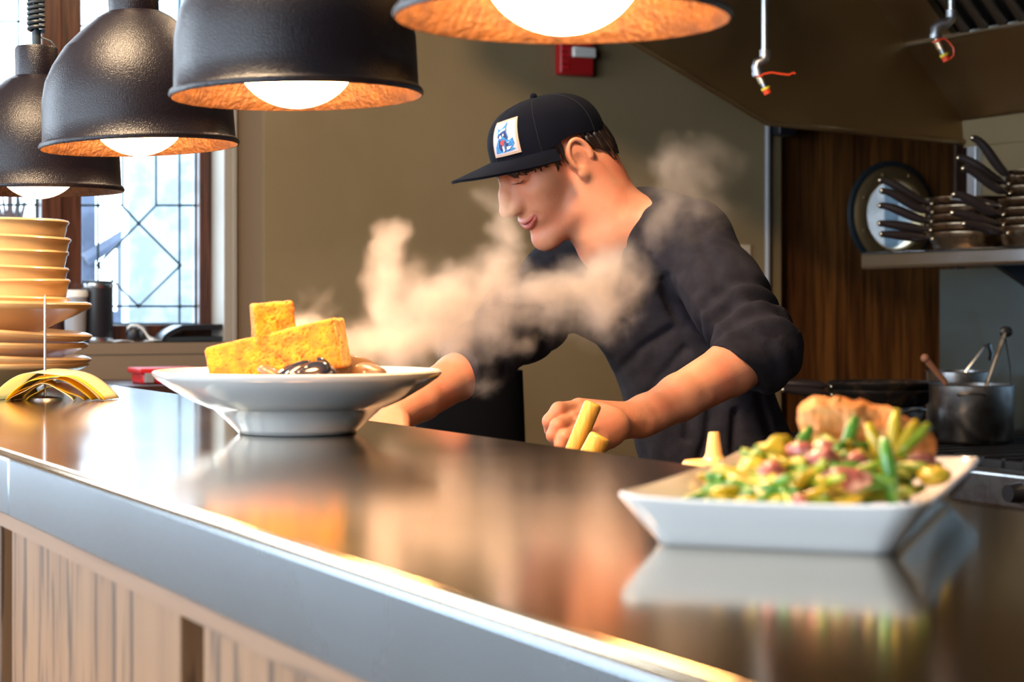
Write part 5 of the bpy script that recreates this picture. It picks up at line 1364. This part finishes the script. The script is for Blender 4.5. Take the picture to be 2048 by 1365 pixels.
# folds radiating from the armpit and waist of the near side
groove(C((1330, 560, 2.80), (1368, 640, 2.74), (1395, 700, 2.72)), 0.0075, 0.0158)
groove(C((1345, 560, 2.80), (1400, 630, 2.70), (1440, 668, 2.66)), 0.0067, -0.0078)
groove(C((1290, 620, 2.82), (1240, 650, 2.84), (1200, 700, 2.86)), 0.0083, 0.0095)
groove(C((1350, 660, 2.80), (1290, 700, 2.82), (1240, 760, 2.84)), 0.0083, 0.0095)
groove(C((1380, 700, 2.78), (1330, 760, 2.80), (1290, 830, 2.83)), 0.0075, 0.0095)
groove(C((1415, 730, 2.78), (1385, 800, 2.80), (1380, 880, 2.83)), 0.0075, 0.0095)
groove(C((1480, 830, 2.80), (1470, 900, 2.83), (1480, 960, 2.83)), 0.0075, 0.0109)
groove(C((1430, 820, 2.80), (1420, 880, 2.83), (1400, 940, 2.83)), 0.0083, 0.0095)
groove(C((1530, 800, 2.80), (1545, 870, 2.83), (1560, 950, 2.83)), 0.0075, 0.0095)
groove(C((1250, 520, 2.82), (1240, 600, 2.84), (1255, 680, 2.84)), 0.0083, 0.0046)
groove(C((1160, 600, 2.9), (1150, 660, 2.92), (1170, 720, 2.9)), 0.0083, 0.0078)
groove(C((1400, 480, 2.76), (1430, 560, 2.70), (1445, 620, 2.66)), 0.0099, 0.0046)
# bunched sleeve above each elbow
def bunch(S0, E0, t0, t1, n, amp, ph_):
    global disp
    ba = E0-S0; L = np.linalg.norm(ba); d = ba/L
    qx, qy, qz = X-S0[0], Y-S0[1], Z-S0[2]; t = (qx*d[0]+qy*d[1]+qz*d[2])/L
    rr = np.sqrt(np.maximum(qx*qx+qy*qy+qz*qz-(t*L)**2, 0))
    ang = np.arctan2(qz*1.0-qx*.3, qy)
    wgt = np.exp(-(np.maximum(rr-.075, 0)/.01)**2)*np.clip((t-t0)/.12, 0, 1)*np.clip((t1-t)/.12, 0, 1)
    disp += amp*wgt*np.sin(t*n+1.3*np.sin(ang*1.5+ph_)+.8*np.sin(ang*3.1+ph_*2))*(.6+.4*np.sin(ang*2+ph_+t*9))
bunch(SL, EL+(EL-SL)*.12, .48, 1.25, 46, .0065, .4)
bunch(SR, ER, .30, 1.2, 30, .0055, 2.0)
bunch(EL+(EL-CL)*1.0, CL, .0, .9, 16, .003, 1.0)
low = np.sin(X*38+Z*21+2*np.sin(Y*17))*np.sin(Z*27-X*12+1.0)*.0014+np.sin(X*90+Z*40+3*np.sin(Z*30+Y*25))*.0007
Fs.F += (disp+low).astype(np.float32)
shm = Fs.mesh()
shirt = fobj('shirt', [shm], [M['shirt']], root)
# neckband ring
m = MB(); ring = []
u_ = np.cross(nn, [0, 1, 0]); u_ /= np.linalg.norm(u_); v_ = np.cross(nn, u_)
# trousers and shoes
Fp = Field([.05, 2.6, -.005], [.62, 3.4, 1.0], .008)
HPc = PV+np.array([.0, 0, -.02]); 
Fp.op(el(HPc, (.112, .155, .13), TR2), .05)
lat = np.array([.55, -.80, 0]); lat /= np.linalg.norm(lat)
for s in (1, -1):
    hip = HPc+lat*.085*s+[0, 0, -.05]; kn_ = np.array([hip[0]-.03*s-.03, hip[1]-.02, .50]); ank = np.array([kn_[0]+.04, kn_[1]+.02, .09])
    arm([hip, kn_, ank], [.090, .062, .052], Fp, .05)
tr_ = fobj('trousers', [Fp.mesh()], [M['trouser']], root)
for s in (1, -1):
    hip = HPc+lat*.085*s; kn_ = np.array([hip[0]-.03*s-.03, hip[1]-.02, .50]); ank = np.array([kn_[0]+.04, kn_[1]+.02, .05])
    Fq = Field(ank-[.26, .2, .06], ank+[.12, .16, .10], .005); Fq.op(rc(ank+[.02, 0, -.008], ank+[-.14, -.05, -.018], .042, .038), .02)
    Fq.op(rc(ank, ank+[0, 0, .05], .045, .045), .02)
    Fq.op(el(ank+[-.05, 0, -.06-.05+.0], (.3, .3, .0505)), .003, True)
    fobj('shoe', [Fq.mesh()], [M['black']], root)

# ------------------------------------------------------------------ steam drifting from the bowl
def steam():
    me = bpy.data.meshes.new('steam'); me.from_pydata([(0,0,0)], [], []); ob = bpy.data.objects.new('steam', me); COL.objects.link(ob)
    tag(ob, 'pale warm steam billowing from the bowl across the cook\'s chest', 'steam', None, 'stuff')
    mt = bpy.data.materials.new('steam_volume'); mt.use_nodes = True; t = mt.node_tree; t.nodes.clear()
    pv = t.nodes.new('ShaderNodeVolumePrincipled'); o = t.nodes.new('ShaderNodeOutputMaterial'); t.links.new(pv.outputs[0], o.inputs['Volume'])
    pv.inputs['Color'].default_value = (.93, .80, .68, 1); pv.inputs['Density'].default_value = STEAM_D; pv.inputs['Anisotropy'].default_value = .25  # warm lamp light tinted into the colour of white steam
    g = bpy.data.node_groups.new('steam_nodes', 'GeometryNodeTree'); g.interface.new_socket('Geometry', in_out='INPUT', socket_type='NodeSocketGeometry'); g.interface.new_socket('Geometry', in_out='OUTPUT', socket_type='NodeSocketGeometry')
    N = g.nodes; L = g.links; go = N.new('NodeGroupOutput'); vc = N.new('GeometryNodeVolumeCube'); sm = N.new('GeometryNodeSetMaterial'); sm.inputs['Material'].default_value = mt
    lo = np.array([-.38, 2.02, 1.02]); hi = np.array([.36, 2.56, 1.50])
    vc.inputs['Min'].default_value = lo; vc.inputs['Max'].default_value = hi
    for a, n in (('Resolution X', 200), ('Resolution Y', 110), ('Resolution Z', 130)): vc.inputs[a].default_value = n
    pos = N.new('GeometryNodeInputPosition')
    def math_(op, a, b=None, c=None, clamp=False):
        n = N.new('ShaderNodeMath'); n.operation = op; n.use_clamp = clamp
        for i, x in enumerate((a, b, c)):
            if x is None: continue
            if isinstance(x, (int, float)): n.inputs[i].default_value = x
            else: L.new(x, n.inputs[i])
        return n.outputs[0]
    def vec(op, a, b, out=0):
        n = N.new('ShaderNodeVectorMath'); n.operation = op
        for i, x in enumerate((a, b)):
            if x is None: continue
            if hasattr(x, '__len__') and not hasattr(x, 'node'): n.inputs[i].default_value = x
            else: L.new(x, n.inputs[i])
        return n.outputs[out]
    # domain warp
    def noise(v, scale, detail, rough=.55, col=False, off=(0,0,0)):
        n = N.new('ShaderNodeTexNoise'); n.inputs['Scale'].default_value = scale; n.inputs['Detail'].default_value = detail; n.inputs['Roughness'].default_value = rough
        L.new(vec('ADD', v, off), n.inputs['Vector']); return n.outputs['Color' if col else 'Fac']
    p = pos.outputs[0]
    w1 = vec('MULTIPLY', vec('SUBTRACT', noise(p, 7, 3, .5, True), (.5, .5, .5)), (.16, .16, .16))
    w2 = vec('MULTIPLY', vec('SUBTRACT', noise(p, 26, 2, .5, True, (3, 1, 7)), (.5, .5, .5)), (.035, .035, .035))
    pw_ = vec('ADD', vec('ADD', p, w1), w2)
    total = None
    for (px, py, Yd, r, a, sx) in STEAM_B:
        c = at(px, py, Yd); rr = r*Yd/FPX
        d = vec('DIVIDE', vec('SUBTRACT', pw_, tuple(c)), (rr*sx, rr*1.1, rr))
        l = vec('LENGTH', d, None, 1)
        v = math_('MULTIPLY', math_('SUBTRACT', 1.0, l, None, True), a)
        total = v if total is None else math_('ADD', total, v)
    total = math_('MINIMUM', total, .95)
    n1 = noise(pw_, 13, 6, .6, False, (1.7, .3, 4.1)); 
    d = math_('ADD', total, math_('MULTIPLY', math_('SUBTRACT', n1, .56), 3.2))
    d = math_('MULTIPLY', math_('MULTIPLY', math_('MAXIMUM', d, 0.0), total), 1.0)
    d = math_('MAXIMUM', math_('SUBTRACT', d, .02), 0.0)
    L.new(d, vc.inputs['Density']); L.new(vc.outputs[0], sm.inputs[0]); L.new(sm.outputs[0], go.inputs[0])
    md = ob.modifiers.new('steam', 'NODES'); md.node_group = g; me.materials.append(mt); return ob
STEAM_D = 34.0
STEAM_B = [(605, 625, 2.10, 60, 1.0, 1), (650, 645, 2.12, 85, 1.15, 1), (700, 690, 2.15, 95, 1.1, 1.2), (800, 690, 2.2, 105, 1.2, 1.2), (782, 490, 2.2, 48, 1.3, .9), (790, 560, 2.2, 75, 1.2, .9), (860, 610, 2.25, 105, 1.2, 1.1),
           (950, 620, 2.3, 110, 1.2, 1.1), (985, 430, 2.3, 75, .7, 1), (1010, 520, 2.3, 95, .8, 1), (1060, 610, 2.35, 110, 1, 1.1), (1150, 570, 2.4, 120, .95, 1.1), (1240, 540, 2.4, 120, .78, 1), (1210, 660, 2.4, 95, .6, 1), (1010, 740, 2.35, 70, .55, 1), (900, 740, 2.3, 60, .5, 1), (1290, 400, 2.45, 130, .46, 1), (1385, 385, 2.45, 130, .40, 1.1)]
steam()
